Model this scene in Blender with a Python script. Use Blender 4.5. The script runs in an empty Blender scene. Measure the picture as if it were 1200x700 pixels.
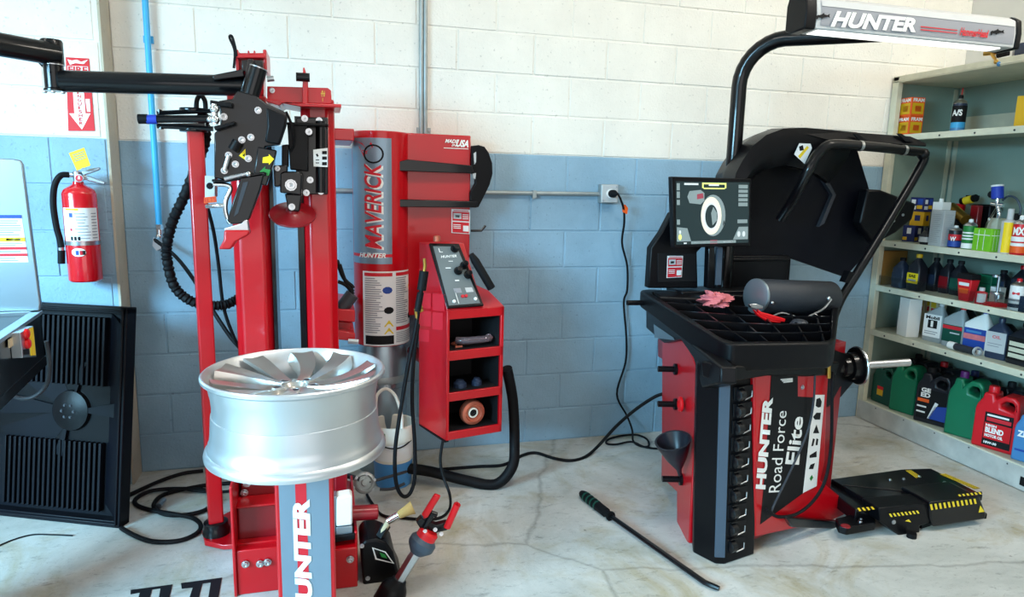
import bpy, bmesh, math, random
from mathutils import Vector as V, Matrix, Quaternion
random.seed(7)
R = math.radians
scene = bpy.context.scene
COL = scene.collection

# ------------------------------------------------------------------ camera
F = 800.555                      # focal length in pixels of a 1200 x 700 picture
CAM = V((0.5669, -3.5691, 1.4679))
PITCH, ROLL, YAW = -0.1686, -0.0236, -0.2652
CR = Matrix.Rotation(YAW, 3, 'Z') @ Matrix.Rotation(PITCH, 3, 'X') @ Matrix.Rotation(ROLL, 3, 'Y')
cd = bpy.data.cameras.new('camera'); cam = bpy.data.objects.new('camera', cd); COL.objects.link(cam)
cd.sensor_width = 36.0; cd.lens = F / 1200 * 36.0; cd.clip_start = 0.05; cd.clip_end = 60
cam.matrix_world = Matrix.Translation(CAM) @ (CR @ Matrix.Rotation(R(90), 3, 'X')).to_4x4()
scene.camera = cam

# ------------------------------------------------------------------ light
world = bpy.data.worlds.new('world'); scene.world = world; world.use_nodes = True
world.node_tree.nodes['Background'].inputs[0].default_value = (0.85, 0.93, 1.0, 1)
world.node_tree.nodes['Background'].inputs[1].default_value = 0.16
def area(name, loc, target, sx, sy, power, col):
    l = bpy.data.lights.new(name, 'AREA'); l.shape = 'RECTANGLE'; l.size = sx; l.size_y = sy; l.energy = power; l.color = col
    o = bpy.data.objects.new(name, l); COL.objects.link(o); o.location = loc
    o.rotation_euler = (V(target) - V(loc)).to_track_quat('-Z', 'Y').to_euler(); return o
area('bay_door_daylight', (1.2, -7.4, 1.8), (1.6, 0, 1.0), 5.0, 2.8, 100, (1.0, 0.98, 0.95))
area('side_door_daylight', (-4.7, -5.4, 3.0), (0.9, 0, 0.3), 3.0, 2.2, 1900, (0.36, 0.74, 1.0))
area('ceiling_lamp_right', (4.0, -2.2, 3.5), (3.2, -0.8, 0.6), 0.3, 1.3, 50, (1.0, 0.93, 0.82))
area('ceiling_lamp_middle', (1.6, -2.4, 3.7), (1.6, -1.2, 0.0), 1.3, 0.3, 40, (1.0, 0.94, 0.85))
area('ceiling_lamp_left', (-1.9, -2.2, 3.5), (0.0, -0.6, 0.6), 0.3, 1.3, 22, (1.0, 0.95, 0.88))
vs = scene.view_settings
scene.display_settings.display_device = 'sRGB'
vs.view_transform = 'Standard'; vs.look = 'None'; vs.gamma = 1.0; vs.use_curve_mapping = False
vs.exposure = -0.17

# ------------------------------------------------------------------ rays from the calibrated camera
def ray(px, py): return CR @ V(((px - 600) / F, 1.0, (350 - py) / F))
def Y(px, py, y):
    d = ray(px, py); return CAM + d * ((y - CAM.y) / d.y)
def X(px, py, x):
    d = ray(px, py); return CAM + d * ((x - CAM.x) / d.x)
def Z(px, py, z):
    d = ray(px, py); return CAM + d * ((z - CAM.z) / d.z)
def PL(px, py, p0, n):
    d = ray(px, py); return CAM + d * ((p0 - CAM).dot(n) / d.dot(n))

# ------------------------------------------------------------------ materials
def lin(c): return tuple(((v / 255) / 12.92 if v / 255 <= 0.04045 else ((v / 255 + 0.055) / 1.055) ** 2.4) for v in c) + (1,)
MATS = {}
def mat(name, col, rough=0.5, metal=0.0, coat=0.0, var=0.0, vscale=6.0, bump=0.0, bscale=120.0, emit=0.0, trans=0.0, ior=1.45):
    m = bpy.data.materials.new(name); m.use_nodes = True; nt = m.node_tree; b = nt.nodes['Principled BSDF']
    c = lin(col)
    b.inputs['Base Color'].default_value = c; b.inputs['Roughness'].default_value = rough; b.inputs['Metallic'].default_value = metal
    b.inputs['Coat Weight'].default_value = coat; b.inputs['Coat Roughness'].default_value = 0.08
    b.inputs['IOR'].default_value = ior; b.inputs['Specular IOR Level'].default_value = 0.22 if max(col) < 30 else 0.5
    if trans: b.inputs['Transmission Weight'].default_value = trans
    if emit:
        b.inputs['Emission Color'].default_value = c; b.inputs['Emission Strength'].default_value = emit
    tc = nt.nodes.new('ShaderNodeTexCoord')
    if var:
        n = nt.nodes.new('ShaderNodeTexNoise'); n.inputs['Scale'].default_value = vscale; n.inputs['Detail'].default_value = 6
        nt.links.new(tc.outputs['Object'], n.inputs['Vector'])
        r = nt.nodes.new('ShaderNodeValToRGB'); r.color_ramp.elements[0].position = 0.3; r.color_ramp.elements[1].position = 0.7
        r.color_ramp.elements[0].color = tuple(v * (1 - var) for v in c[:3]) + (1,); r.color_ramp.elements[1].color = tuple(min(1, v * (1 + var)) for v in c[:3]) + (1,)
        nt.links.new(n.outputs['Fac'], r.inputs['Fac']); nt.links.new(r.outputs['Color'], b.inputs['Base Color'])
    if bump:
        n2 = nt.nodes.new('ShaderNodeTexNoise'); n2.inputs['Scale'].default_value = bscale; n2.inputs['Detail'].default_value = 4
        nt.links.new(tc.outputs['Object'], n2.inputs['Vector'])
        bp = nt.nodes.new('ShaderNodeBump'); bp.inputs['Strength'].default_value = bump; bp.inputs['Distance'].default_value = 0.004
        nt.links.new(n2.outputs['Fac'], bp.inputs['Height']); nt.links.new(bp.outputs['Normal'], b.inputs['Normal'])
    MATS[name] = m; return m
def block_mat(name, col, stain):
    m = mat(name, col, rough=0.62); nt = m.node_tree; b = nt.nodes['Principled BSDF']; c = lin(col)
    g = nt.nodes.new('ShaderNodeNewGeometry')
    n = nt.nodes.new('ShaderNodeTexNoise'); n.inputs['Scale'].default_value = 1.6; n.inputs['Detail'].default_value = 8; n.inputs['Roughness'].default_value = 0.7
    nt.links.new(g.outputs['Position'], n.inputs['Vector'])
    r = nt.nodes.new('ShaderNodeValToRGB'); r.color_ramp.elements[0].position = 0.32; r.color_ramp.elements[1].position = 0.62
    r.color_ramp.elements[0].color = tuple(v * (1 - stain) for v in c[:3]) + (1,); r.color_ramp.elements[1].color = c
    nt.links.new(n.outputs['Fac'], r.inputs['Fac'])
    n3 = nt.nodes.new('ShaderNodeTexNoise'); n3.inputs['Scale'].default_value = 55; n3.inputs['Detail'].default_value = 3
    nt.links.new(g.outputs['Position'], n3.inputs['Vector'])
    r3 = nt.nodes.new('ShaderNodeValToRGB'); r3.color_ramp.elements[0].position = 0.27; r3.color_ramp.elements[1].position = 0.36
    r3.color_ramp.elements[0].color = (0.55, 0.55, 0.55, 1); r3.color_ramp.elements[1].color = (1, 1, 1, 1)
    nt.links.new(n3.outputs['Fac'], r3.inputs['Fac'])
    mx = nt.nodes.new('ShaderNodeMix'); mx.data_type = 'RGBA'; mx.blend_type = 'MULTIPLY'; mx.inputs[0].default_value = 0.6
    nt.links.new(r.outputs['Color'], mx.inputs[6]); nt.links.new(r3.outputs['Color'], mx.inputs[7]); nt.links.new(mx.outputs[2], b.inputs['Base Color'])
    n2 = nt.nodes.new('ShaderNodeTexNoise'); n2.inputs['Scale'].default_value = 90; n2.inputs['Detail'].default_value = 6
    nt.links.new(g.outputs['Position'], n2.inputs['Vector'])
    bp = nt.nodes.new('ShaderNodeBump'); bp.inputs['Strength'].default_value = 0.45; bp.inputs['Distance'].default_value = 0.004
    nt.links.new(n2.outputs['Fac'], bp.inputs['Height']); nt.links.new(bp.outputs['Normal'], b.inputs['Normal'])
    return m
block_mat('white_block_paint', (232, 228, 218), 0.12)
block_mat('blue_block_paint', (142, 174, 194), 0.24)
block_mat('tan_trim_paint', (190, 180, 158), 0.15)
mat('grey_wall_paint', (206, 202, 194), 0.7, var=0.03)
def floor_mat():
    m = mat('concrete', (186, 186, 182), rough=0.42); nt = m.node_tree; b = nt.nodes['Principled BSDF']; L = nt.links
    tc = nt.nodes.new('ShaderNodeNewGeometry')
    def noise(s, d, rgh=0.6, dist=0.0, sc=None):
        n = nt.nodes.new('ShaderNodeTexNoise'); n.inputs['Scale'].default_value = s; n.inputs['Detail'].default_value = d; n.inputs['Roughness'].default_value = rgh; n.inputs['Distortion'].default_value = dist
        if sc:
            mp = nt.nodes.new('ShaderNodeMapping'); mp.inputs['Scale'].default_value = sc[0]; mp.inputs['Rotation'].default_value = (0, 0, sc[1])
            L.new(tc.outputs['Position'], mp.inputs['Vector']); L.new(mp.outputs['Vector'], n.inputs['Vector'])
        else: L.new(tc.outputs['Position'], n.inputs['Vector'])
        return n
    def ramp(src, p0, p1, c0, c1):
        r = nt.nodes.new('ShaderNodeValToRGB'); e = r.color_ramp.elements; e[0].position = p0; e[1].position = p1; e[0].color = c0; e[1].color = c1
        L.new(src, r.inputs['Fac']); return r
    def mult(a, bb, f=1.0):
        mx = nt.nodes.new('ShaderNodeMix'); mx.data_type = 'RGBA'; mx.blend_type = 'MULTIPLY'; mx.inputs[0].default_value = f
        L.new(a, mx.inputs[6]); L.new(bb, mx.inputs[7]); return mx.outputs[2]
    base = ramp(noise(1.3, 9, 0.7, 0.6).outputs['Fac'], 0.3, 0.7, lin((160, 162, 156)), lin((214, 212, 206)))
    tan = ramp(noise(2.4, 6, 0.65, 1.0).outputs['Fac'], 0.5, 0.72, (1, 1, 1, 1), lin((222, 208, 176)))
    scuff = ramp(noise(7, 10, 0.75, 0.3, ((1, 3.2, 1), 0.6)).outputs['Fac'], 0.3, 0.42, lin((140, 142, 140)), (1, 1, 1, 1))
    scr = ramp(noise(5, 5, 0.7, 0.2, ((1, 14, 1), -0.5)).outputs['Fac'], 0.24, 0.3, lin((120, 120, 118)), (1, 1, 1, 1))
    spots = ramp(noise(22, 3, 0.5).outputs['Fac'], 0.22, 0.27, lin((110, 108, 104)), (1, 1, 1, 1))
    vo = nt.nodes.new('ShaderNodeTexVoronoi'); vo.feature = 'DISTANCE_TO_EDGE'; vo.inputs['Scale'].default_value = 0.42
    nz = noise(3.0, 6, 0.6); ad = nt.nodes.new('ShaderNodeMix'); ad.data_type = 'RGBA'; ad.inputs[0].default_value = 0.09
    L.new(tc.outputs['Position'], ad.inputs[6]); L.new(nz.outputs['Color'], ad.inputs[7]); L.new(ad.outputs[2], vo.inputs['Vector'])
    crack = ramp(vo.outputs['Distance'], 0.0, 0.0028, lin((126, 124, 118)), (1, 1, 1, 1))
    c = mult(base.outputs['Color'], tan.outputs['Color']); c = mult(c, scuff.outputs['Color'], 0.8); c = mult(c, scr.outputs['Color'], 0.75)
    scr2 = ramp(noise(3.4, 7, 0.8, 0.5, ((9, 1, 1), 0.35)).outputs['Fac'], 0.27, 0.33, lin((126, 126, 122)), (1, 1, 1, 1)); c = mult(c, scr2.outputs['Color'], 0.6)
    fine = ramp(noise(16, 12, 0.85, 0.4, ((1, 2.2, 1), -0.7)).outputs['Fac'], 0.33, 0.45, lin((112, 114, 112)), (1, 1, 1, 1)); c = mult(c, fine.outputs['Color'], 0.65)
    grit = ramp(noise(130, 2, 0.5).outputs['Fac'], 0.24, 0.32, lin((138, 136, 130)), (1, 1, 1, 1)); c = mult(c, grit.outputs['Color'], 0.7)
    c = mult(c, spots.outputs['Color'], 0.8); c = mult(c, crack.outputs['Color'], 0.4); L.new(c, b.inputs['Base Color'])
    rr = ramp(noise(4, 6).outputs['Fac'], 0.3, 0.7, (0.3, 0.3, 0.3, 1), (0.6, 0.6, 0.6, 1)); L.new(rr.outputs['Color'], b.inputs['Roughness'])
    bp = nt.nodes.new('ShaderNodeBump'); bp.inputs['Strength'].default_value = 0.25; bp.inputs['Distance'].default_value = 0.004
    L.new(noise(60, 8).outputs['Fac'], bp.inputs['Height']); L.new(bp.outputs['Normal'], b.inputs['Normal'])
floor_mat()
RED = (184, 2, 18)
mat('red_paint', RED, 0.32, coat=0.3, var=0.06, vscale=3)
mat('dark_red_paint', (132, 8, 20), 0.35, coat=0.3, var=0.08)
mat('bright_red', (214, 16, 24), 0.4)
mat('extinguisher_red', (206, 10, 26), 0.22, coat=0.8)
mat('black_paint', (9, 9, 12), 0.3, coat=0.35, var=0.2, vscale=9)
mat('black_plastic', (10, 10, 13), 0.36, bump=0.12, bscale=400)
mat('black_rubber', (11, 11, 14), 0.6)
mat('dark_grey', (46, 48, 54), 0.5)
mat('pillar_grey', (64, 78, 92), 0.45, bump=0.15, bscale=300)
mat('navy_plastic', (6, 7, 15), 0.45, var=0.25, vscale=5)
mat('roller_black', (40, 44, 50), 0.5, bump=0.3, bscale=500)
mat('steel', (196, 198, 202), 0.28, metal=1.0)
mat('chrome', (226, 228, 230), 0.12, metal=1.0)
mat('alloy', (204, 206, 208), 0.40, metal=0.85, coat=0.25, var=0.03, vscale=3)
mat('alloy_face', (200, 196, 190), 0.28, metal=0.85, coat=0.3)
mat('galvanized', (158, 166, 166), 0.45, metal=0.55, var=0.1, vscale=20)
mat('brass', (190, 150, 74), 0.3, metal=1.0)
mat('copper', (196, 108, 84), 0.3, metal=0.55)
mat('stainless', (158, 172, 180), 0.35, metal=0.85, var=0.06, vscale=2)
mat('white', (236, 236, 232), 0.5)
mat('label_white', (232, 232, 230), 0.45)
mat('light_grey', (188, 190, 190), 0.5)
mat('print_grey', (142, 144, 150), 0.6)
mat('print_black', (22, 22, 24), 0.6)
mat('print_red', (204, 30, 44), 0.5)
mat('print_blue', (30, 66, 150), 0.5)
mat('print_green', (30, 120, 50), 0.5)
mat('yellow', (240, 206, 20), 0.5)
mat('hazard_yellow', (232, 200, 40), 0.5)
mat('orange', (232, 92, 28), 0.5)
mat('pipe_blue', (62, 168, 222), 0.4)
mat('tape_blue', (30, 60, 170), 0.5)
mat('decal_grey', (128, 148, 164), 0.35, metal=0.5, var=0.07, vscale=4)
mat('panel_grey', (96, 106, 108), 0.45)
mat('shelf_paint', (186, 188, 168), 0.45, var=0.06, vscale=5)
mat('shelf_back', (138, 158, 146), 0.5, var=0.06, vscale=2)
mat('shelf_edge', (208, 206, 184), 0.4, var=0.08, vscale=14)
mat('plinth_paint', (186, 186, 180), 0.45, var=0.16, vscale=11)
mat('rag', (204, 112, 118), 0.9, var=0.12, vscale=30, bump=0.5, bscale=60)
mat('bristle', (214, 178, 110), 0.8, bump=0.6, bscale=300)
mat('bucket_white', (226, 222, 208), 0.4)
mat('bucket_blue', (70, 140, 200), 0.35)
mat('green', (16, 112, 78), 0.35, var=0.05)
mat('dark_green', (10, 70, 56), 0.4)
mat('lime', (118, 190, 36), 0.5, var=0.08, vscale=20)
mat('jug_red', (206, 22, 34), 0.35)
mat('jug_blue', (70, 128, 180), 0.3)
mat('jug_black', (24, 26, 34), 0.35)
mat('bottle_grey', (148, 156, 158), 0.4)
mat('bottle_dark', (40, 52, 74), 0.35)
mat('navy', (26, 34, 92), 0.45)
mat('gold_box', (212, 166, 22), 0.5)
mat('tan', (204, 186, 150), 0.6)
mat('cardboard', (150, 112, 52), 0.7)
mat('purple', (90, 24, 100), 0.4)
mat('screen_dark', (30, 44, 46), 0.25, emit=0.5)
mat('screen_tyre', (214, 206, 180), 0.4, emit=0.75)
mat('screen_grey', (120, 132, 132), 0.4, emit=0.55)
mat('screen_red', (150, 60, 74), 0.4, emit=0.4)
mat('screen_yellow', (214, 222, 120), 0.4, emit=0.7)
mat('lamp_glow', (255, 252, 244), 0.4, emit=1.3)
mat('clear_plastic', (190, 170, 180), 0.1, trans=0.85)
mat('dirt_black', (60, 58, 54), 0.8)
mat('clear_strip', (232, 238, 240), 0.05, trans=1.0, ior=1.2)
mat('floor_black', (24, 24, 28), 0.5)

# ------------------------------------------------------------------ mesh builder
def catmull(pts, n=6):
    P = [V(p) for p in pts]
    if len(P) < 3: return P
    out = []
    for i in range(len(P) - 1):
        a, b, c, d = P[max(i - 1, 0)], P[i], P[i + 1], P[min(i + 2, len(P) - 1)]
        for k in range(n):
            t = k / n
            out.append(0.5 * (2 * b + (c - a) * t + (2 * a - 5 * b + 4 * c - d) * t * t + (3 * b - a - 3 * c + d) * t ** 3))
    out.append(P[-1]); return out
class MB:
    def __init__(s): s.v = []; s.f = []; s.m = []; s.cur = 0
    def add(s, vs, fs):
        o = len(s.v); s.v += [V(p) for p in vs]
        for f in fs: s.f.append([o + i for i in f]); s.m.append(s.cur)
        return s
    def use(s, i): s.cur = i; return s
    def hexa(s, a, b):          # two quads (lists of 4 points)
        return s.add(list(a) + list(b), [(0, 1, 2, 3), (7, 6, 5, 4), (0, 4, 5, 1), (1, 5, 6, 2), (2, 6, 7, 3), (3, 7, 4, 0)])
    def box(s, x0, x1, y0, y1, z0, z1):
        return s.hexa([(x0, y0, z0), (x1, y0, z0), (x1, y1, z0), (x0, y1, z0)], [(x0, y0, z1), (x1, y0, z1), (x1, y1, z1), (x0, y1, z1)])
    def obox(s, o, u, v, w):    # corner o and three edge vectors
        o, u, v, w = V(o), V(u), V(v), V(w)
        return s.hexa([o, o + u, o + u + v, o + v], [o + w, o + u + w, o + u + v + w, o + v + w])
    def prism(s, pts, off):
        n = len(pts); off = V(off); a = [V(p) for p in pts]
        return s.add(a + [p + off for p in a], [tuple(range(n)), tuple(range(2 * n - 1, n - 1, -1))] + [(i, (i + 1) % n, n + (i + 1) % n, n + i) for i in range(n)])
    def yp(s, px, y, t): return s.prism([Y(a, b, y) for a, b in px], (0, t, 0))
    def zp(s, px, z, h): return s.prism([Z(a, b, z) for a, b in px], (0, 0, h))
    def face(s, pts): return s.add(pts, [tuple(range(len(pts)))])
    def tube(s, pts, r, n=10, smooth=True, k=6, caps=True):
        P = catmull(pts, k) if smooth else [V(p) for p in pts]
        L = len(P); T = []
        for i in range(L):
            t = P[min(i + 1, L - 1)] - P[max(i - 1, 0)]; T.append(t.normalized() if t.length > 1e-9 else V((0, 0, 1)))
        up = V((0, 0, 1)) if abs(T[0].z) < 0.9 else V((1, 0, 0)); nrm = (up - T[0] * up.dot(T[0])).normalized()
        vs = []
        for i in range(L):
            nrm = nrm - T[i] * nrm.dot(T[i]); nrm = nrm.normalized() if nrm.length > 1e-6 else T[i].orthogonal().normalized()
            bi = T[i].cross(nrm); ri = r(i / (L - 1)) if callable(r) else r
            for j in range(n):
                a = 2 * math.pi * j / n; vs.append(P[i] + (nrm * math.cos(a) + bi * math.sin(a)) * ri)
        fs = [(i * n + j, i * n + (j + 1) % n, (i + 1) * n + (j + 1) % n, (i + 1) * n + j) for i in range(L - 1) for j in range(n)]
        if caps: fs += [tuple(range(n - 1, -1, -1)), tuple((L - 1) * n + j for j in range(n))]
        return s.add(vs, fs)
    def cyl(s, a, b, r, n=16, r2=None):
        a, b = V(a), V(b); return s.lathe(a, b - a, [(r, 0), (r if r2 is None else r2, (b - a).length)], n)
    def lathe(s, o, axis, prof, n=24, caps=True, a0=0.0, a1=None):
        o = V(o); ax = V(axis).normalized(); e = ax.orthogonal().normalized() if abs(ax.z) < 0.999 else V((1, 0, 0)); g = ax.cross(e)
        full = a1 is None; cnt = n if full else n + 1; span = 2 * math.pi if full else a1 - a0
        vs = [o + ax * h + (e * math.cos(a0 + span * j / n) + g * math.sin(a0 + span * j / n)) * max(r, 1e-5) for r, h in prof for j in range(cnt)]
        fs = []
        for i in range(len(prof) - 1):
            for j in range(n):
                k = (j + 1) % cnt; fs.append((i * cnt + j, i * cnt + k, (i + 1) * cnt + k, (i + 1) * cnt + j))
        if caps and full: fs += [tuple(range(n - 1, -1, -1)), tuple((len(prof) - 1) * n + j for j in range(n))]
        return s.add(vs, fs)
    def ball(s, c, r, n=10, sq=(1, 1, 1)):
        c = V(c); m = n // 2; vs = []
        for i in range(m + 1):
            th = math.pi * i / m
            for j in range(n):
                a = 2 * math.pi * j / n; rr = max(math.sin(th), 1e-3)
                vs.append(c + V((r * sq[0] * rr * math.cos(a), r * sq[1] * rr * math.sin(a), r * sq[2] * math.cos(th))))
        return s.add(vs, [(i * n + j, (i + 1) * n + j, (i + 1) * n + (j + 1) % n, i * n + (j + 1) % n) for i in range(m) for j in range(n)])
    def grid(s, fn, nu, nv):
        vs = [fn(i / nu, j / nv) for j in range(nv + 1) for i in range(nu + 1)]
        return s.add(vs, [(j * (nu + 1) + i, j * (nu + 1) + i + 1, (j + 1) * (nu + 1) + i + 1, (j + 1) * (nu + 1) + i) for j in range(nv) for i in range(nu)])
def wl(o):
    p = V((0, 0, 0))
    while o is not None: p = p + o.location; o = o.parent
    return p
def obj(name, mb, mats, parent=None, bevel=0.0, seg=2, solid=0.0, recalc=True, ang=38, label=None):
    me = bpy.data.meshes.new(name); off = wl(parent)
    me.from_pydata([p - off for p in mb.v], [], mb.f)
    for m in ([mats] if isinstance(mats, str) else mats): me.materials.append(MATS[m])
    for p, mi in zip(me.polygons, mb.m): p.material_index = mi
    if recalc:
        bm = bmesh.new(); bm.from_mesh(me); bmesh.ops.recalc_face_normals(bm, faces=bm.faces); bm.to_mesh(me); bm.free()
    me.shade_smooth(); me.set_sharp_from_angle(angle=R(ang))
    o = bpy.data.objects.new(name, me); COL.objects.link(o); o.parent = parent
    if solid:
        md = o.modifiers.new('thickness', 'SOLIDIFY'); md.thickness = solid; md.offset = 0
    if bevel:
        md = o.modifiers.new('bevel', 'BEVEL'); md.width = bevel; md.segments = seg; md.limit_method = 'ANGLE'; md.angle_limit = R(40)
    if label: o['label'] = label
    return o
def tag(o, label, cat, group=None):
    o['label'] = label; o['category'] = cat
    if group: o['group'] = group
    return o
def thing(name, label, cat, loc=(0, 0, 0), group=None):
    o = bpy.data.objects.new(name, None); COL.objects.link(o); o.location = loc; o.empty_display_size = 0.05
    return tag(o, label, cat, group)
def struct(o): o['kind'] = 'structure'; return o
def text(name, body, corners, m, parent, shear=0.0, bold=0.0, fn=None, nsub=0):
    c = bpy.data.curves.new(name, 'FONT'); c.body = body; c.shear = shear; c.offset = bold; c.resolution_u = 3; c.fill_mode = 'FRONT'
    t = bpy.data.objects.new(name, c); COL.objects.link(t)
    bpy.context.view_layer.update()
    me = bpy.data.meshes.new_from_object(t.evaluated_get(bpy.context.evaluated_depsgraph_get()))
    bpy.data.objects.remove(t); bpy.data.curves.remove(c)
    xs = [v.co.x for v in me.vertices]; ys = [v.co.y for v in me.vertices]
    x0, x1, y0, y1 = min(xs), max(xs), min(ys), max(ys); off = wl(parent)
    if fn is not None:
        bm = bmesh.new(); bm.from_mesh(me)
        for k in range(1, 8):
            bmesh.ops.bisect_plane(bm, geom=bm.verts[:] + bm.edges[:] + bm.faces[:], plane_co=(0, y0 + (y1 - y0) * k / 8, 0), plane_no=(0, 1, 0))
        for k in range(1, 3 * len(body)):
            bmesh.ops.bisect_plane(bm, geom=bm.verts[:] + bm.edges[:] + bm.faces[:], plane_co=(x0 + (x1 - x0) * k / (3 * len(body)), 0, 0), plane_no=(1, 0, 0))
        bm.to_mesh(me); bm.free()
    if fn is None:
        bl, br, tr, tl = [V(p) for p in corners]
        fn = lambda u, v: (bl * (1 - u) + br * u) * (1 - v) + (tl * (1 - u) + tr * u) * v
    for v in me.vertices: v.co = fn((v.co.x - x0) / (x1 - x0), (v.co.y - y0) / (y1 - y0)) - off
    me.materials.clear(); me.materials.append(MATS[m])
    for p in me.polygons: p.material_index = 0
    me.name = name; o = bpy.data.objects.new(name, me); COL.objects.link(o); o.parent = parent
    return o
def yq(y, *px): return [Y(a, b, y) for a, b in px]
def lines_label(mb, bl, br, tr, tl, rows, mats_i, lift):
    """print rows on a label: rows = list of (v0, v1, u0, u1, material index)"""
    bl, br, tr, tl = map(V, (bl, br, tr, tl)); lift = V(lift)
    q = lambda u, v: (bl * (1 - u) + br * u) * (1 - v) + (tl * (1 - u) + tr * u) * v + lift
    for v0, v1, u0, u1, mi in rows:
        mb.use(mi); mb.face([q(u0, v0), q(u1, v0), q(u1, v1), q(u0, v1)])
def text_rows(v0, v1, n, u0, u1, mi, rnd):
    out = []; h = (v1 - v0) / n
    for i in range(n): out.append((v0 + h * (i + 0.3), v0 + h * (i + 0.72), u0, u0 + (u1 - u0) * rnd.uniform(0.55, 1.0), mi))
    return out
def bolt(parent, p, d, r=0.008, m='steel', h=0.006, name='bolt'):
    d = V(d).normalized(); mb = MB(); mb.lathe(V(p), d, [(r * 1.25, 0), (r * 1.25, h * 0.4), (r, h * 0.4), (r * 0.9, h), (r * 0.45, h * 1.05), (0, h * 0.8)], 10)
    return obj(name, mb, m, parent)
TOC = V((-0.25, -0.95, 0.15)).normalized()

# ================================================================== SETTING
fl = MB(); fl.box(-3.5, 4.6, -7.5, 0.3, -0.08, 0.0); struct(obj('floor', fl, 'concrete'))
sw = MB(); sw.box(-2.3, -2.2, -1.5, 0.3, 0, 4.3); sw.box(-2.3, -2.2, -7.5, -5.0, 0, 4.3); sw.box(-2.3, -2.2, -5.0, -1.5, 2.35, 4.3); struct(obj('occluder_wall', sw, 'white_block_paint'))  # unseen wall added to block side daylight above its opening
ce = MB(); ce.box(-3.5, 4.6, -7.5, 0.3, 4.3, 4.4); struct(obj('ceiling', ce, 'white'))
ZB = 1.6155; CH = 0.2032; CL = 0.4064; J = 0.004
BLK = {}
def block_mesh(w, m):
    k = (round(w, 3), m)
    if k not in BLK:
        mb = MB(); mb.box(J, w - J, 0, 0.03, J, CH - J)
        bm = bmesh.new(); vs = [bm.verts.new(p) for p in mb.v]
        for f in mb.f: bm.faces.new([vs[i] for i in f])
        bmesh.ops.recalc_face_normals(bm, faces=bm.faces)
        bmesh.ops.bevel(bm, geom=[e for e in bm.edges if all(v.co.y < 0.01 for v in e.verts)], offset=0.003, segments=1, affect='EDGES')
        me = bpy.data.meshes.new('block'); bm.to_mesh(me); bm.free(); me.materials.append(MATS[m]); BLK[k] = me
    return BLK[k]
def lay(parent, x0, x1, y, n_courses, phase):
    off = wl(parent)
    for c in range(n_courses):
        z = ZB - 8 * CH + c * CH; m = 'blue_block_paint' if c < 8 else 'white_block_paint'
        st = phase + (CL / 2 if c % 2 else 0)
        k = math.floor((x0 - st) / CL); a = st + k * CL
        while a < x1 - 0.01:
            l, r = max(a, x0), min(a + CL, x1)
            if r - l > 0.03:
                o = bpy.data.objects.new('block', block_mesh(r - l, m)); COL.objects.link(o); o.parent = parent
                o.location = V((l, y + random.uniform(-0.001, 0.001), z)) - off
                if c == 0: o.scale.z = (CH + z) / CH; o.location.z = 0.0 - off.z
            a += CL
wb = MB(); wb.use(0).box(-0.4, 4.5, 0.004, 0.25, 0, ZB); wb.use(1).box(-0.4, 4.5, 0.004, 0.25, ZB, 3.9)
wb_o = struct(obj('wall_back', wb, ['blue_block_paint', 'white_block_paint']))
lay(wb_o, -0.355, 4.43, 0.0, 15, 0.0)
PY = -0.14
wp = MB(); wp.use(0).box(-1.9, -0.362, PY + 0.004, 0.2, 0, ZB); wp.use(1).box(-1.9, -0.362, PY + 0.004, 0.2, ZB, 3.9)
wp_o = struct(obj('wall_left', wp, ['blue_block_paint', 'white_block_paint']))
lay(wp_o, -1.15, -0.364, PY, 15, -0.38)
tr_ = MB(); tr_.box(-0.362, -0.352, PY, 0.0, 0, 3.9); struct(obj('trim_1', tr_, 'tan_trim_paint'))
wr = MB(); wr.box(4.43, 4.6, -6.0, 0.2, 0, 3.9); struct(obj('wall_right', wr, 'grey_wall_paint'))

# ================================================================== TYRE CHANGER
rnd = random.Random(3)
tc = thing('tire_changer', 'tall red tyre changer with two columns, black swing arm and grey decal panel', 'tire changer', (0.4, -0.8, 0))
# --- base
b = MB(); b.box(0.232, 0.385, -1.12, -0.55, 0.0, 0.30); b.box(0.56, 0.637, -1.12, -0.75, 0.0, 0.2); b.box(0.385, 0.56, -1.10, -0.5, 0.0, 0.16)
b.box(0.24, 0.38, -1.05, -0.56, 0.30, 0.40); b.box(0.57, 0.62, -1.0, -0.75, 0.2, 0.36)
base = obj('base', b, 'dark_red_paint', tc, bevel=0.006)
g = MB()
g.box(0.221, 0.232, -1.20, -0.58, 0.0, 0.415); g.box(0.232, 0.385, -1.19, -1.10, 0.0, 0.17); g.box(0.228, 0.385, -1.155, -1.12, 0.165, 0.178); g.box(0.228, 0.385, -1.135, -1.05, 0.30, 0.31)
obj('skirt_panel', g, 'red_paint', base, bevel=0.004)
g = MB(); g.box(0.56, 0.645, -1.23, -1.1, 0.0, 0.155); g.box(0.56, 0.648, -1.18, -1.1, 0.155, 0.165); g.box(0.637, 0.648, -1.2, -0.7, 0.0, 0.2); obj('skirt_panel', g, 'red_paint', base, bevel=0.004)
for p in ((0.262, -1.193, 0.12), (0.31, -1.193, 0.115), (0.335, -1.193, 0.118), (0.262, -1.055, 0.36), (0.252, -1.055, 0.325), (0.62, -1.233, 0.115)): bolt(base, p, (0, -1, 0), 0.011, 'steel', 0.012)
fp = MB(); fp.zp([(237, 627), (243, 618), (277, 601), (300, 600), (300, 642), (262, 645), (240, 640)], 0.004, 0.022); fplate = obj('foot_plate', fp, 'red_paint', tc, bevel=0.003)
c = MB(); c.lathe((0.101, -0.76, 0.026), (0, 0, 1), [(0.052, 0), (0.052, 0.022), (0.047, 0.03), (0.047, 0.05), (0.04, 0.055)], 20); obj('post_collar', c, 'black_paint', tc)
p = MB(); ca, sa = math.cos(R(14)), math.sin(R(14)); w = 0.056
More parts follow.
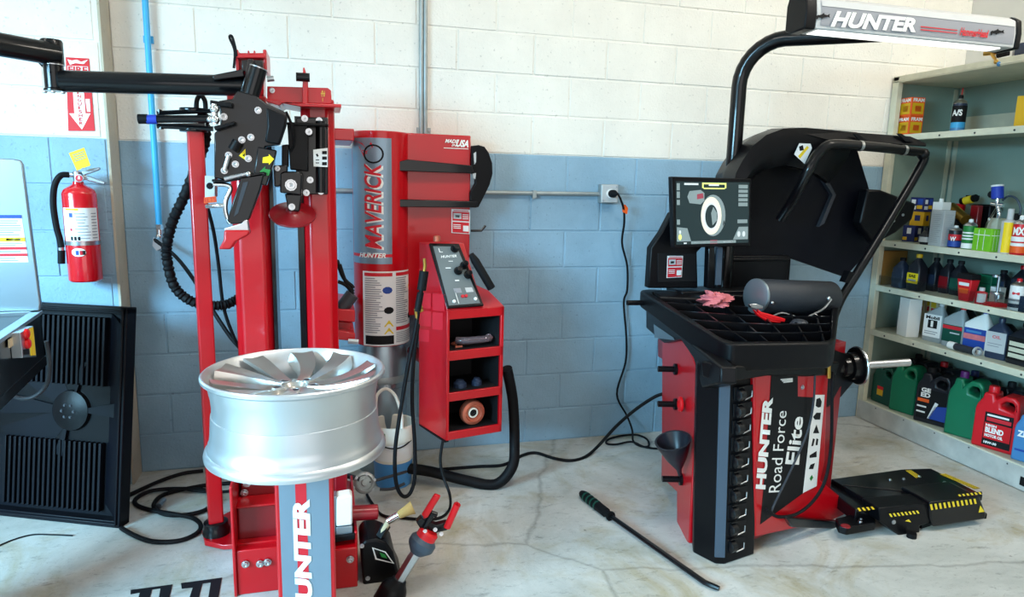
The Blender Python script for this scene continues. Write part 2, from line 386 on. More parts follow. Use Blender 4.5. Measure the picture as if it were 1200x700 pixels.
p.obox((0.101 - ca * w / 2 + sa * w / 2, -0.76 - sa * w / 2 - ca * w / 2, 0.03), (ca * w, sa * w, 0), (-sa * w, ca * w, 0), (0, 0, 1.62)); obj('thin_post', p, 'red_paint', tc, bevel=0.006)
# --- columns
def column(px, y0, y1, x0, x1, z1):
    m = MB(); ch = 0.028
    m.prism([(x0, y0 + ch, 0.1), (x0 + ch, y0, 0.1), (x1 - ch, y0, 0.1), (x1, y0 + ch, 0.1), (x1, y1, 0.1), (x0, y1, 0.1)], (0, 0, z1 - 0.1))
    return obj('column', m, 'red_paint', tc, bevel=0.008)
c1 = column(0, -0.75, -0.6, 0.210, 0.352, 1.77)
c2 = column(0, -0.75, -0.62, 0.474, 0.602, 1.77)
m = MB(); m.box(0.452, 0.476, -0.73, -0.6, 0.3, 1.70); m.box(0.352, 0.366, -0.74, -0.58, 0.3, 1.68); obj('column_rail', m, 'black_paint', tc)
m = MB(); yb = -0.78
m.yp([(279, 62), (309, 62), (309, 112), (281, 112)], -0.74, 0.1); m.yp([(274, 58), (279, 58), (281, 84), (277, 84)], -0.78, 0.18); m.yp([(308, 58), (312, 58), (313, 84), (309, 84)], -0.78, 0.18)
m.yp([(276, 63), (311, 63), (311, 68), (276, 68)], -0.80, 0.2)
for a in (290, 297): m.yp([(a, 59), (a + 2, 59), (a + 2, 64), (a, 64)], -0.79, 0.02)
obj('column_cap', m, 'red_paint', c1, bevel=0.003)
m = MB(); m.yp([(313, 101), (384, 103), (388, 106), (389, 122), (313, 120)], -0.77, 0.014); m.yp([(311, 116), (327, 117), (335, 120), (400, 122), (400, 126), (352, 125), (331, 121), (327, 124), (312, 119)], -0.83, 0.24)
m.yp([(355, 79), (357, 79), (361, 95), (361, 123), (354, 123)], -0.80, 0.02)
cap2 = obj('column_cap', m, 'red_paint', c2, bevel=0.003)
m = MB(); m.cyl(Y(347, 90, -0.80), Y(363, 91, -0.80), 0.016); obj('pulley', m, 'black_paint', cap2)
bolt(cap2, Y(319, 106, -0.772), (0, -1, 0), 0.008)
text('lettering', '-$', yq(-0.773, (376, 119), (376, 106), (381, 106), (381, 119)), 'brass', cap2)
# cross bars to the cabinet
m = MB(); m.yp([(385, 150), (415, 151), (415, 165), (388, 164)], -0.66, 0.48); obj('cross_bar', m, 'red_paint', tc, bevel=0.004); m = MB(); m.yp([(391, 362), (416, 364), (416, 378), (391, 376)], -0.62, 0.42); m.yp([(389, 386), (416, 391), (416, 400), (389, 398)], -0.62, 0.42); m.yp([(388, 376), (412, 378), (412, 388), (388, 386)], -0.55, 0.05)
cross = obj('cross_bar', m, 'red_paint', tc, bevel=0.004)
m = MB(); m.cyl(Y(408, 400, -0.64), Y(420, 401, -0.64), 0.012, 6); obj('nut', m, 'steel', cross)
for q in ([(389, 150), (398, 310), (405, 330), (414, 342)], [(395, 305), (402, 325), (412, 335), (414, 338)], [(396, 330), (406, 335), (414, 345)]):
    m = MB(); m.tube([Y(a, bb, -0.56) for a, bb in q[1:] ] if len(q) == 4 and q[0][1] == 150 else [Y(a, bb, -0.56) for a, bb in q], 0.008, 8); obj('air_line', m, 'black_rubber', tc)
m = MB(); m.cyl(Y(400, 362, -0.58), Y(413, 345, -0.58), 0.03, 12); m.cyl(Y(399, 363, -0.58), Y(397, 366, -0.58), 0.02, 12); obj('cylinder_valve', m, 'dark_grey', tc)
# --- swing arm
YA = -0.86
m = MB(); m.tube([Y(72, 95, YA), Y(292, 101, YA)], 0.036, 16, smooth=False); arm = obj('swing_arm', m, 'black_paint', tc)
m = MB(); m.yp([(248, 88), (284, 81), (287, 90), (250, 94)], YA - 0.05, 0.05); obj('gusset', m, 'black_paint', arm, bevel=0.004)
pv = Y(66, 80, YA)
m = MB(); m.lathe(Y(65, 107, YA), (0, 0, 1), [(0.034, 0), (0.034, 0.006), (0.03, 0.01), (0.03, 0.083), (0.033, 0.085), (0.033, 0.16), (0.03, 0.166)], 18); obj('pivot_joint', m, 'black_paint', arm)
m = MB(); m.lathe(Y(65, 107, YA) + V((0, 0, 0.083)), (0, 0, 1), [(0.0315, 0), (0.0345, 0.001), (0.0345, 0.004), (0.0315, 0.005)], 18); obj('washer', m, 'steel', arm)
for a in (-1.1, 0.1, 1.1): bolt(arm, Y(65, 107, YA) + V((math.sin(a) * 0.03, -math.cos(a) * 0.03, -0.003)), (0, 0, -1), 0.006)
m = MB(); m.tube([Y(66, 64, YA), V((-0.55, -1.12, 1.86)), V((-0.9, -1.35, 1.93))], 0.037, 16, smooth=False)
obj('rear_link', m, 'black_paint', tc)
m = MB(); m.tube([Y(45, 72, YA), Y(52, 79, YA), Y(60, 85, YA - 0.03)], 0.004, 6); obj('hose_clip', m, 'black_rubber', arm)
# head pivot and cap tube
m = MB(); m.tube([Y(303, 80, -0.93), Y(292, 117, -0.93)], 0.030, 18, smooth=False); m.lathe(Y(292, 117, -0.93), Y(303, 80, -0.93) - Y(292, 117, -0.93), [(0.045, -0.006), (0.045, 0.006), (0.03, 0.008)], 18)
obj('pivot_tube', m, 'black_paint', arm)
m = MB(); m.lathe(Y(303, 80, -0.93), Y(303, 80, -0.93) - Y(292, 117, -0.93), [(0.0305, -0.001), (0.0305, 0.003), (0, 0.004)], 18); obj('tube_cap', m, 'steel', arm)
m = MB(); m.yp([(290, 69), (297, 69), (293, 92), (287, 108), (281, 108), (286, 90)], -0.90, 0.07); m.yp([(283, 70), (308, 70), (308, 84), (283, 84)], -0.83, 0.05); obj('arm_bracket', m, 'black_paint', arm, bevel=0.004)
m = MB(); m.cyl(Y(313, 93, -0.86), Y(321, 92, -0.86), 0.010, 10); obj('bolt', m, 'steel', arm)
m = MB(); m.tube([Y(274, 80, -0.8), Y(275, 60, -0.8), Y(269, 44, -0.8), Y(272, 43, -0.8), Y(276, 57, -0.8), Y(277, 66, -0.8)], 0.0045, 6); obj('cable_loop', m, 'black_rubber', tc)
# --- mount head
YH = -1.0
head = MB(); head.yp([(256, 118), (272, 116), (278, 106), (300, 112), (312, 121), (334, 131), (335, 141), (326, 170), (311, 172), (300, 206), (262, 211), (251, 209), (251, 156), (258, 150), (258, 135)], YH, 0.055)
head_o = obj('mount_head', head, 'black_paint', tc, bevel=0.004)
m = MB(); m.yp([(312, 126), (336, 135), (335, 146), (327, 170), (310, 166), (313, 148)], YH - 0.045, 0.06); obj('drive_housing', m, 'black_plastic', head_o, bevel=0.006)
m = MB(); m.yp([(302, 172), (324, 176), (322, 186), (312, 218), (296, 214)], YH - 0.01, 0.04); m.yp([(283, 206), (310, 201), (305, 222), (292, 257), (284, 262), (271, 263), (266, 259), (273, 235)], YH - 0.02, 0.05)
obj('tool_bar', m, 'black_paint', head_o, bevel=0.004)
m = MB(); m.yp([(285, 214), (291, 213), (279, 250), (274, 254)], YH - 0.023, 0.004); obj('slot', m, 'dark_grey', head_o)
m = MB(); m.yp([(246, 117), (258, 119), (272, 120), (272, 126), (246, 123)], YH - 0.03, 0.1); obj('mount_plate', m, 'black_plastic', head_o, bevel=0.003); m = MB(); m.yp([(250, 148), (275, 142), (275, 146), (252, 153)], YH - 0.04, 0.06); obj('mount_plate', m, 'black_plastic', head_o, bevel=0.003); m = MB(); m.yp([(248, 210), (262, 211), (300, 204), (312, 202), (312, 206), (262, 214), (248, 213)], YH - 0.02, 0.07)
obj('mount_plate', m, 'black_plastic', head_o, bevel=0.003)
m = MB(); m.cyl(Y(251, 122, YH - 0.03), Y(252, 146, YH - 0.03), 0.010, 12); m.ball(Y(251.5, 128, YH - 0.03), 0.016); m.ball(Y(252, 140, YH - 0.03), 0.016); m.ball(Y(246, 140, YH - 0.03), 0.011); obj('ball_joint', m, 'chrome', head_o)
for a in ((302.5, 129.4), (262.5, 137), (283.5, 164), (294, 161), (276, 192.5), (291, 186), (268, 182), (263, 200)): bolt(head_o, Y(a[0], a[1], YH - 0.001), (0, -1, 0), 0.0095, 'steel', 0.01)
m = MB(); m.cyl(Y(268, 182, YH - 0.015), Y(263, 200, YH - 0.015), 0.008, 10); m.cyl(Y(263, 210, YH - 0.02), Y(292, 203, YH - 0.02), 0.0075, 10); m.ball(Y(291, 204, YH - 0.02), 0.011); obj('link_rod', m, 'steel', head_o)
m = MB(); m.cyl(Y(279, 166, YH - 0.02), Y(273, 176, YH - 0.02), 0.018, 12); obj('knob', m, 'black_plastic', head_o)
m = MB(); m.use(0).yp([(280, 182.5), (287.5, 174.5), (288, 188)], YH - 0.002, 0.002); m.use(1).yp([(284, 182), (287, 180), (286.5, 184)], YH - 0.003, 0.001); obj('warning_triangle', m, ['yellow', 'print_black'], head_o)
m = MB(); m.yp([(308, 184.5), (315, 183), (315, 180.5), (321, 186.5), (315, 193.5), (315, 191), (307.5, 191)], YH - 0.013, 0.002); obj('yellow_arrow_sticker', m, 'yellow', head_o)
m = MB(); m.yp([(304.5, 201), (311, 195), (310.5, 198), (317, 199), (315, 206), (309, 205.5), (309, 208)], YH - 0.013, 0.002); obj('green_arrow_sticker', m, 'print_green', head_o)
m = MB(); m.tube([Y(250, 216, YH), Y(266, 217, YH), Y(270, 222, YH), Y(265, 234, YH), Y(264, 246, YH), Y(267, 257, YH), Y(270, 262, YH)], 0.008, 10); m.tube([Y(242, 242, YH + .02), Y(256, 241, YH), Y(264, 241, YH)], 0.0075, 10); obj('tool_hook', m, 'chrome', head_o)
m = MB(); m.yp([(262, 268), (283, 262), (286, 256), (290, 258), (292, 271), (264, 272)], YH - 0.02, 0.04); obj('tool_holder', m, 'steel', head_o, bevel=0.003)
m = MB(); m.yp([(262.5, 270), (292, 270), (292, 275), (276, 284), (270, 292.5), (256, 292.5), (262, 281)], YH - 0.035, 0.07); obj('mount_foot', m, 'red_paint', head_o, bevel=0.006)
m = MB(); m.yp([(240, 206), (252, 206), (252, 231), (247, 233), (240, 233)], YH + 0.04, 0.06); m.use(1).cyl(Y(246, 218, YH + 0.038), Y(246, 218, YH + 0.042), 0.012, 10); obj('sensor_box', m, ['light_grey', 'print_black'], head_o, bevel=0.003)
m = MB(); m.yp([(239, 231.5), (253, 230), (254, 237), (239, 238.5)], YH + 0.038, 0.004); sl = obj('sticker', m, 'orange', head_o); text('lettering', 'ELTS', yq(YH + 0.037, (240, 237.3), (253, 236), (252.5, 231), (239.5, 232.5)), 'print_red', sl)
# --- lever bars on the thin post
YL = -0.80
m = MB()
for zc, hh in ((129.5, 2.2), (152.5, 2.2)):
    m.lathe(Y(227, zc, -0.76), (0, 0, 1), [(0.048, -0.007), (0.05, 0), (0.048, 0.007)], 18)
m.tube([Y(184, 132.5, YL), Y(250, 130, YL)], 0.008, 8, smooth=False); m.tube([Y(184, 147.5, YL), Y(250, 151, YL)], 0.009, 8, smooth=False); m.yp([(186, 145), (240, 144), (240, 150), (196, 150)], YL, 0.02)
m.tube([Y(183, 139.5, YL - .02), Y(247, 139.5, YL - .02)], 0.0135, 12, smooth=False)
for a in ((187, 131), (189, 149)): m.cyl(Y(a[0], a[1] - 2.5, YL), Y(a[0], a[1] + 2.5, YL), 0.008, 8)
bars = obj('lever_bars', m, 'black_paint', tc)
m = MB(); m.tube([Y(162, 139.5, YL - .02), Y(173, 139.5, YL - .02)], lambda t: 0.017, 12, smooth=False); obj('grip', m, 'black_rubber', bars)
m = MB(); m.tube([Y(172, 140, YL - .02), Y(184, 140, YL - .02)], 0.0165, 12, smooth=False); obj('tape', m, 'tape_blue', bars)
m = MB(); m.tube([Y(230, 127, -.74), Y(231, 117, -.74), Y(235, 112, -.74), Y(240, 118, -.74), Y(241, 130, -.74)], 0.0085, 8); obj('hose_end', m, 'black_rubber', bars)
# --- roller arm on the right column
YR = -0.86
m = MB(); m.yp([(347, 137.5), (384.5, 137.5), (384.5, 228), (350, 228)], -0.80, 0.05); car = obj('roller_carriage', m, 'black_paint', tc, bevel=0.004)
m = MB(); m.yp([(336.5, 145), (361, 145), (361, 201), (340, 199)], YR, 0.06); m.yp([(336, 143), (385, 145), (385, 148), (336, 147)], YR - .01, 0.09); m.yp([(330, 170), (338, 169), (338, 196), (330, 196)], YR, 0.04); obj('cylinder_housing', m, 'black_plastic', car, bevel=0.004)
m = MB(); m.tube([Y(376, 142, -.815), Y(376, 226, -.815)], 0.019, 12, smooth=False); obj('guide_rod', m, 'black_paint', car)
for a in ((357, 139), (374, 141.5), (362, 154.5), (363.5, 211), (376, 224.5), (359, 226)): bolt(car, Y(a[0], a[1], -0.805 if a[1] != 154.5 else -0.865), (0, -1, 0), 0.010, 'steel', 0.01)
m = MB(); m.use(0).yp([(367, 175.5), (384, 173.5), (384, 196), (367.5, 195)], -0.84, 0.006); m.use(1)
for q in (177, 183.5, 190): m.yp([(377.5, q), (383, q), (383, q + 3.8), (377.5, q + 3.8)], -0.841, 0.001)
m.yp([(370, 181), (372, 180), (373.5, 183), (371.5, 184)], -0.841, 0.001)
for q in (187, 190.5): m.yp([(370, q), (374, q), (374, q + 1), (370, q + 1)], -0.841, 0.001)
obj('label', m, ['label_white', 'print_black'], car)
m = MB(); m.yp([(328, 203), (333, 201), (352, 201), (354, 205), (353, 229), (328, 226)], YR - 0.05, 0.09); m.yp([(333.5, 227), (354, 228), (351, 248), (338, 248)], YR - 0.045, 0.05); m.yp([(320, 194), (337, 193), (337, 200), (328, 219), (321.5, 219)], YR - .02, 0.05); rb = obj('roller_bracket', m, 'black_paint', car, bevel=0.005)
bolt(rb, Y(341, 217, YR - 0.05), (0, -1, 0), 0.017, 'steel', 0.014); bolt(rb, Y(342, 242.5, YR - 0.045), (0, -1, 0), 0.010, 'steel', 0.008); bolt(rb, Y(325, 197.5, YR - 0.02), (0, -1, 0), 0.008)
m = MB(); m.lathe(Y(343, 251, YR - 0.01), V((0.03, -0.50, 0.86)), [(0.0, -0.022), (0.05, -0.021), (0.080, -0.009), (0.085, -0.003), (0.083, 0.002), (0.076, 0.003), (0.036, 0.012), (0.032, 0.016), (0.024, 0.018), (0.02, 0.034), (0, 0.034)], 32); obj('bead_roller', m, 'dark_red_paint', car)
m = MB(); m.tube([Y(335, 131, -.9), Y(343, 150, -.9), Y(344, 168, -.88), Y(340, 178, -.87)], 0.005, 6); obj('air_line', m, 'black_rubber', car)
# --- cabinet with round tank front and grey decal
CX = Y(447, 300, -0.16).x; CY = -0.16; CRD = 0.134
cz0, cz1 = Y(447, 407, -0.29).z, Y(440, 153, -0.28).z
m = MB(); m.lathe((CX, CY, cz0), (0, 0, 1), [(CRD, 0), (CRD, cz1 - cz0)], 96)
k0 = Y(457, 158, -0.22); k1 = Y(552, 158.5, -0.19); zb = 0.80
m.prism([(k0.x - 0.1, k0.y, zb), (k1.x, k1.y, zb), (k1.x, -0.02, zb), (CX - CRD + 0.01, -0.02, zb), (CX - CRD + 0.01, -0.15, zb)], (0, 0, cz1 - zb))
cab = obj('cabinet', m, 'red_paint', tc, bevel=0.006)
def cyl_fn(px0, px1, py_top, py_bot, rad):
    """patch on the round front between pixel columns px0..px1 (u) and rows (v: 0 bottom, 1 top)"""
    def ang(px):
        lo, hi = R(-175), R(-5)
        for _ in range(40):
            mid = (lo + hi) / 2; P = V((CX + rad * math.cos(mid), CY + rad * math.sin(mid), 1.2))
            q = CR.transposed() @ (P - CAM); x = 600 + F * q.x / q.y
            if x < px - (1.2 - 1.1) * 0: lo = mid
            else: hi = mid
        return (lo + hi) / 2
    a0, a1 = ang(px0), ang(px1); zt = Y((px0 + px1) / 2, py_top, CY - rad * 0.9).z; zb_ = Y((px0 + px1) / 2, py_bot, CY - rad * 0.9).z
    return lambda u, v: V((CX + rad * math.cos(a0 + (a1 - a0) * u), CY + rad * math.sin(a0 + (a1 - a0) * u), zb_ + (zt - zb_) * v))
m = MB(); m.grid(cyl_fn(414.5, 459.5, 161.5, 309.5, CRD + 0.0012), 32, 1); dec = obj('decal_panel', m, 'decal_grey', cab, recalc=False)
m = MB(); m.grid(cyl_fn(414.5, 459.5, 298, 301.5, CRD + 0.0018), 32, 1); obj('stripe', m, 'print_red', dec, recalc=False)
def rot_fn(f, f2=None): return lambda u, v: f(1 - v, u)
text('lettering', 'MAVERICK', None, 'white', dec, shear=0.2, bold=0.03, fn=rot_fn(cyl_fn(429.5, 450, 192.4, 293, CRD + 0.002)))
text('lettering', 'MAVERICK', None, 'print_red', dec, shear=0.2, bold=0.015, fn=rot_fn(cyl_fn(427.5, 447.5, 191.5, 292, CRD + 0.0035)))
text('lettering', 'HUNTER', None, 'white', dec, shear=0.3, bold=0.03, fn=cyl_fn(421, 452, 296.5, 302.5, CRD + 0.003))
m = MB(); f = cyl_fn(414.5, 459.5, 161.5, 309.5, CRD + 0.0025); q = lambda u, v: f(u, v)
for tri in ([(0.14, 0.975), (0.3, 0.965), (0.5, 0.88), (0.44, 0.87)], [(0.3, 0.965), (0.38, 0.955), (0.5, 0.9)], [(0.36, 0.9), (0.58, 0.965), (0.62, 0.93), (0.46, 0.885)], [(0.26, 0.945), (0.45, 0.86), (0.4, 0.855)]): m.face([q(*t) for t in tri])
obj('horse_emblem', m, 'print_red', dec, recalc=False)
m = MB()
for k in range(20):
    a, bb = 2 * math.pi * k / 20, 2 * math.pi * (k + 1) / 20
    m.face([q(0.62 + r_ * 0.22 * math.cos(t), 0.875 + r_ * 0.075 * math.sin(t)) for r_, t in ((1, a), (1, bb), (0.82, bb), (0.82, a))])
obj('ring_emblem', m, 'print_black', dec, recalc=False)
m = MB(); m.use(0).grid(cyl_fn(424.5, 480, 318, 405, CRD + 0.0015), 40, 1); f = cyl_fn(424.5, 480, 318, 405, CRD + 0.0028)
def patch(u0, u1, v0, v1, mi):
    m.use(mi).grid(lambda u, v: f(u0 + (u1 - u0) * u, v0 + (v1 - v0) * v), max(2, int(40 * (u1 - u0))), 1)
patch(0.03, 0.48, 0.935, 0.98, 1); patch(0.54, 0.98, 0.935, 0.98, 1); patch(0.54, 0.98, 0.2, 0.25, 1); patch(0.04, 0.5, 0.02, 0.14, 2)
for (u0, u1, v0, v1, n) in ((0.04, 0.34, 0.17, 0.92, 26), (0.54, 0.82, 0.29, 0.92, 22), (0.54, 0.95, 0.03, 0.18, 6)):
    for v0_, v1_, a, bb, mi in text_rows(v0, v1, n, u0, u1, 3, rnd): patch(a, bb, v0_, v1_, 3)
for (u, v, mi) in ((0.4, 0.75, 4), (0.42, 0.48, 2), (0.42, 0.3, 5), (0.42, 0.2, 5), (0.9, 0.79, 5), (0.9, 0.37, 2)):
    m.use(mi)
    if mi == 5: m.face([f(u - 0.08, v - 0.04), f(u + 0.08, v - 0.04), f(u, v + 0.05)])
    else: m.face([f(u + 0.08 * math.cos(t * 0.628), v + 0.048 * math.sin(t * 0.628)) for t in range(10)])
obj('warning_label', m, ['label_white', 'print_red', 'print_black', 'print_grey', 'print_blue', 'hazard_yellow'], cab, recalc=False)
m = MB(); m.lathe((CX, CY, 0.0), (0, 0, 1), [(0.122, 0.0), (0.122, 0.44), (0.115, 0.44), (0.115, 0.47), (0.122, 0.47), (0.122, cz0 - 0.06), (0.11, cz0)], 40); tank = obj('air_tank', m, 'stainless', tc)
m = MB(); m.lathe((CX, CY, 0.0), (0, 0, 1), [(0.124, 0.47), (0.126, 0.475), (0.126, 0.5), (0.124, 0.505)], 40); obj('tank_band', m, 'galvanized', tank)
for a in (-2.2, -1.9, -1.5, -1.2): bolt(tank, V((CX + 0.12 * math.cos(a), CY + 0.12 * math.sin(a), 0.46)), (math.cos(a), math.sin(a), 0), 0.010)
# flat front face of the cabinet: shelves, stickers, wheel-shaped plate, hook
FN = V((-(k1.y - k0.y), k1.x - k0.x, 0)).normalized() * -1
def C(px, py, lift=0.002): return PL(px, py, k0 + FN * lift, FN)
def cq(lift, *p): return [C(a, bb, lift) for a, bb in p]
for rows in (((458, 191.5), (478, 187), (553, 194), (556, 203.5), (458, 200)), ((458, 233.5), (553, 236), (560, 236), (559, 243.5), (458, 242.5))):
    m = MB(); m.prism(cq(0.05, *rows), -FN * 0.05); obj('tool_tray', m, 'black_paint', cab, bevel=0.003)
m = MB(); m.prism(cq(0.02, (553, 171), (561, 170), (568, 172), (573, 179), (577, 191), (577.5, 204), (574, 217), (567, 231), (561, 243), (551, 243), (551, 226), (557, 215), (557, 206), (552, 203)), -FN * 0.025); hp = obj('side_plate', m, 'black_plastic', cab, bevel=0.004)
for s_ in ([(555, 180), (558, 178), (558, 190), (556, 193)], [(553.5, 203), (558, 203), (557, 210), (555, 209)]):
    m = MB(); m.prism(cq(0.024, *s_), -FN * 0.003); obj('slot', m, 'light_grey', hp)
m = MB(); m.tube([C(552, 270.5, 0.0), C(564, 270.5, 0.03), C(569, 264.5, 0.035)], 0.006, 8, smooth=False); obj('hook', m, 'black_paint', cab)
text('lettering', 'MADE', cq(0.003, (521.5, 167.2), (537, 168.2), (537.5, 163.8), (522, 163)), 'white', cab, shear=0.25, bold=0.03)
text('lettering', 'IN', cq(0.003, (529, 171.8), (535, 172), (535.5, 168.8), (529.5, 168.6)), 'white', cab, shear=0.25, bold=0.02)
text('lettering', 'USA', cq(0.003, (534, 172), (549, 173), (549.5, 164.5), (536, 163.5)), 'white', cab, shear=0.25, bold=0.04)
m = MB(); m.prism(cq(0.0025, (520, 173), (549, 174.3), (549, 175), (520, 173.8)), -FN * 0.001); obj('underline', m, 'white', cab)
def info_sticker(parent, Q):
    m = MB(); bl, br, tr, tl = Q; li = FN * 0.002
    lines_label(m, bl, br, tr, tl, [(0, 1, 0, 1, 0)], None, (0, 0, 0))
    rows = [(0.03, 0.47, 0.05, 0.95, 1), (0.52, 0.9, 0.05, 0.95, 1)]
    lines_label(m, bl, br, tr, tl, rows, None, li)
    rows = [(0.93, 0.96, 0.1, 0.9, 1), (0.6, 0.84, 0.1, 0.52, 2)] + [(v, v + 0.025, 0.58, 0.9, 0) for v in (0.6, 0.66, 0.72, 0.78)] + [(v, v + 0.03, 0.1, 0.5, 0) for v in (0.2, 0.27, 0.34)]
    lines_label(m, bl, br, tr, tl, rows + [(0.1, 0.34, 0.62, 0.92, 0), (0.66, 0.76, 0.2, 0.42, 3)], None, li * 2)
    return obj('info_sticker', m, ['label_white', 'print_red', 'light_grey', 'print_black'], parent, recalc=False)
info_sticker(cab, cq(0.002, (529, 273), (550.5, 274.5), (551, 246), (529, 245)))
# --- control pedestal
A0 = Y(523, 517, -0.66); ZP = A0.z; B0 = Z(588, 506, ZP); L0 = Z(491, 497, ZP)
pu = (B0 - A0); pw = pu.length; pu.normalize(); pl_ = (L0 - A0); pd = pl_.length; pl_.normalize()
NF = V((pu.y, -pu.x, 0)); NL = V((-pl_.y, pl_.x, 0))
if NL.dot(CAM - A0) < 0: NL = -NL
if NF.dot(CAM - A0) < 0: NF = -NF
def PF(px, py, l=0.0): return PL(px, py, A0 + NF * l, NF)
def PS(px, py, l=0.0): return PL(px, py, A0 + NL * l, NL)
zt = PF(526, 364).z; HP = zt - ZP; up = V((0, 0, 1))
m = MB(); T_ = 0.012
def ob(mm, s0, s1, d0, d1, z0, z1): mm.obox(A0 + pu * s0 + pl_ * d0 + up * (z0 - ZP), pu * (s1 - s0), pl_ * (d1 - d0), up * (z1 - z0))
def rz(px, py): return PF(px, py).z
zs = [ZP, rz(558, 502), rz(558, 467), rz(558, 457), rz(558, 420), rz(558, 409), rz(564, 372), zt]
ob(m, 0, T_ * 1.1, 0, pd, ZP, zt); ob(m, pw - 0.016, pw, 0, pd, ZP, zt); ob(m, 0, pw, pd - 0.01, pd, ZP, zt)
ob(m, 0, pw, 0, pd, zs[0], zs[1]); ob(m, 0, pw, 0, pd, zs[2], zs[3]); ob(m, 0, pw, 0, pd, zs[4], zs[5]); ob(m, 0, pw, 0, pd, zs[6], zs[7])
ob(m, -0.001, T_, -0.001, pd, ZP, zt)
PED_ITEMS = True
# raised rear with sloping control face
tl_top = PS(503, 286); back = pd * 0.98
s_pts = [A0 + up * (zt - ZP), A0 + pl_ * pd + up * (zt - ZP), A0 + pl_ * pd + up * (tl_top.z - ZP), PS(502, 286)]
m.prism(s_pts, pu * (pw * 0.62)); m.prism([A0 + up * (zt - ZP) + pu * pw * 0.62, A0 + pl_ * pd + up * (zt - ZP) + pu * pw * 0.62, A0 + pl_ * pd + up * (zt + 0.07 - ZP) + pu * pw * 0.62, A0 + pl_ * pd * 0.5 + up * (zt + 0.055 - ZP) + pu * pw * 0.62], pu * pw * 0.38)
ped = obj('control_pedestal', m, 'red_paint', tc, bevel=0.003)
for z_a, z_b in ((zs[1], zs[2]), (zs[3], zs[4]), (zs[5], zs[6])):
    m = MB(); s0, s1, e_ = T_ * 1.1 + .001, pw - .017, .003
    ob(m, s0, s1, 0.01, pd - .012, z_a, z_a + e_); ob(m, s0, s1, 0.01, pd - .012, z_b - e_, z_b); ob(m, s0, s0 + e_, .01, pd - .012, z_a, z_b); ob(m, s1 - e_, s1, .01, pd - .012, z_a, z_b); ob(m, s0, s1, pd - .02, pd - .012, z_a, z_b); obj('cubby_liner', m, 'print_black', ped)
m = MB(); m.tube([A0 + pl_ * pd * .9 + up * .3 + pu * .05, V(((A0 + pl_ * pd).x, -0.16, A0.z + .3))], .03, 12, smooth=False); obj('pedestal_arm', m, 'dark_red_paint', ped)
m = MB(); m.prism([PS(491, 497, -0.004), PS(521, 517, -0.004), PS(521, 519, -0.004), PS(491, 499, -0.004)], pu * 0.02); obj('trim_edge', m, 'black_rubber', ped)
P0, P1, P2, P3 = A0 + pu * 0.005 + up * (zt - ZP + 0.004), A0 + pu * pw * 0.6 + up * (zt - ZP + 0.004), PS(503, 286) + pu * pw * 0.53, PS(502.5, 286)
pn = (P1 - P0).cross(P3 - P0).normalized()
if pn.dot(CAM - P0) < 0: pn = -pn
P0, P1, P2, P3 = PL(523.5, 362.5, P0, pn), PL(566, 359.5, P0, pn), PL(537, 287, P0, pn), PL(502, 286.5, P0, pn)
m = MB(); m.hexa([P0, P1, P2, P3], [p_ + pn * 0.014 for p_ in (P0, P1, P2, P3)]); cp = obj('control_panel', m, 'black_plastic', ped, bevel=0.004)
def K(px, py, l=0.0): return PL(px, py, P0 + pn * (0.014 + l), pn)
m = MB(); m.prism([K(526, 358.5), K(562.5, 355.5), K(535, 289.5), K(507.5, 289)], pn * 0.003); obj('panel_face', m, 'panel_grey', cp)
for a in ((532.5, 292), (543.5, 311.5), (536.5, 318), (548, 322.5)):
    m = MB(); m.lathe(K(a[0], a[1], 0.003), pn, [(0.019, 0), (0.019, 0.006), (0.014, 0.008), (0.0125, 0.03), (0, 0.032)], 18); obj('knob', m, 'black_plastic', cp)
for a, mm_ in (((532, 353.5), 'white'), ((557, 350.5), 'white'), ((542, 347.5), 'print_red'), ((546, 347), 'print_red')):
    m = MB(); m.lathe(K(a[0], a[1], 0.003), pn, [(0.008, 0), (0.007, 0.006), (0, 0.007)], 12); obj('button', m, mm_, cp)
text('lettering', 'HUNTER', [K(517, 302.5, 0.004), K(535.5, 301.5, 0.004), K(534.8, 298.6, 0.004), K(516.3, 299.6, 0.004)], 'white', cp, shear=0.2, bold=0.02)
m = MB(); q4 = [K(526, 358.5, .004), K(562.5, 355.5, .004), K(535, 289.5, .004), K(507.5, 289, .004)]
for row_ in [(0.02, 0.24, 0.32, 0.34, 0), (0.2, 0.28, 0.3, 0.55, 1), (0.2, 0.28, 0.7, 0.95, 2), (0.4, 0.42, 0.45, 0.6, 0), (0.62, 0.635, 0.25, 0.45, 0), (0.74, 0.75, 0.45, 0.62, 0), (0.9, 0.97, 0.2, 0.23, 0), (0.9, 0.91, 0.23, 0.34, 0)]:
    m = MB(); lines_label(m, *q4, [row_[:4] + (0,)], None, (0, 0, 0)); obj('panel_print', m, ('white', 'print_grey', 'light_grey')[row_[4]], cp, recalc=False)

m = MB(); m.lathe(Y(512, 283, -0.52), (0, 0, 1), [(0.016, 0), (0.016, 0.022), (0.01, 0.026), (0.0, 0.028)], 14); obj('lamp_cap', m, 'copper', ped)
m = MB(); m.use(0); sp = PS(505, 342, 0.002)
for (a, bb, c_, d_) in ((491, 343, 505, 361), (507, 344, 521, 364), (492, 364, 505, 382), (507, 366, 519, 386), (491, 386, 503, 400)): m.face([PS(a, d_, 0.002), PS(c_, d_ + 1, 0.002), PS(c_, bb + 1, 0.002), PS(a, bb, 0.002)])
obj('faded_label', m, 'print_red', ped, recalc=False)
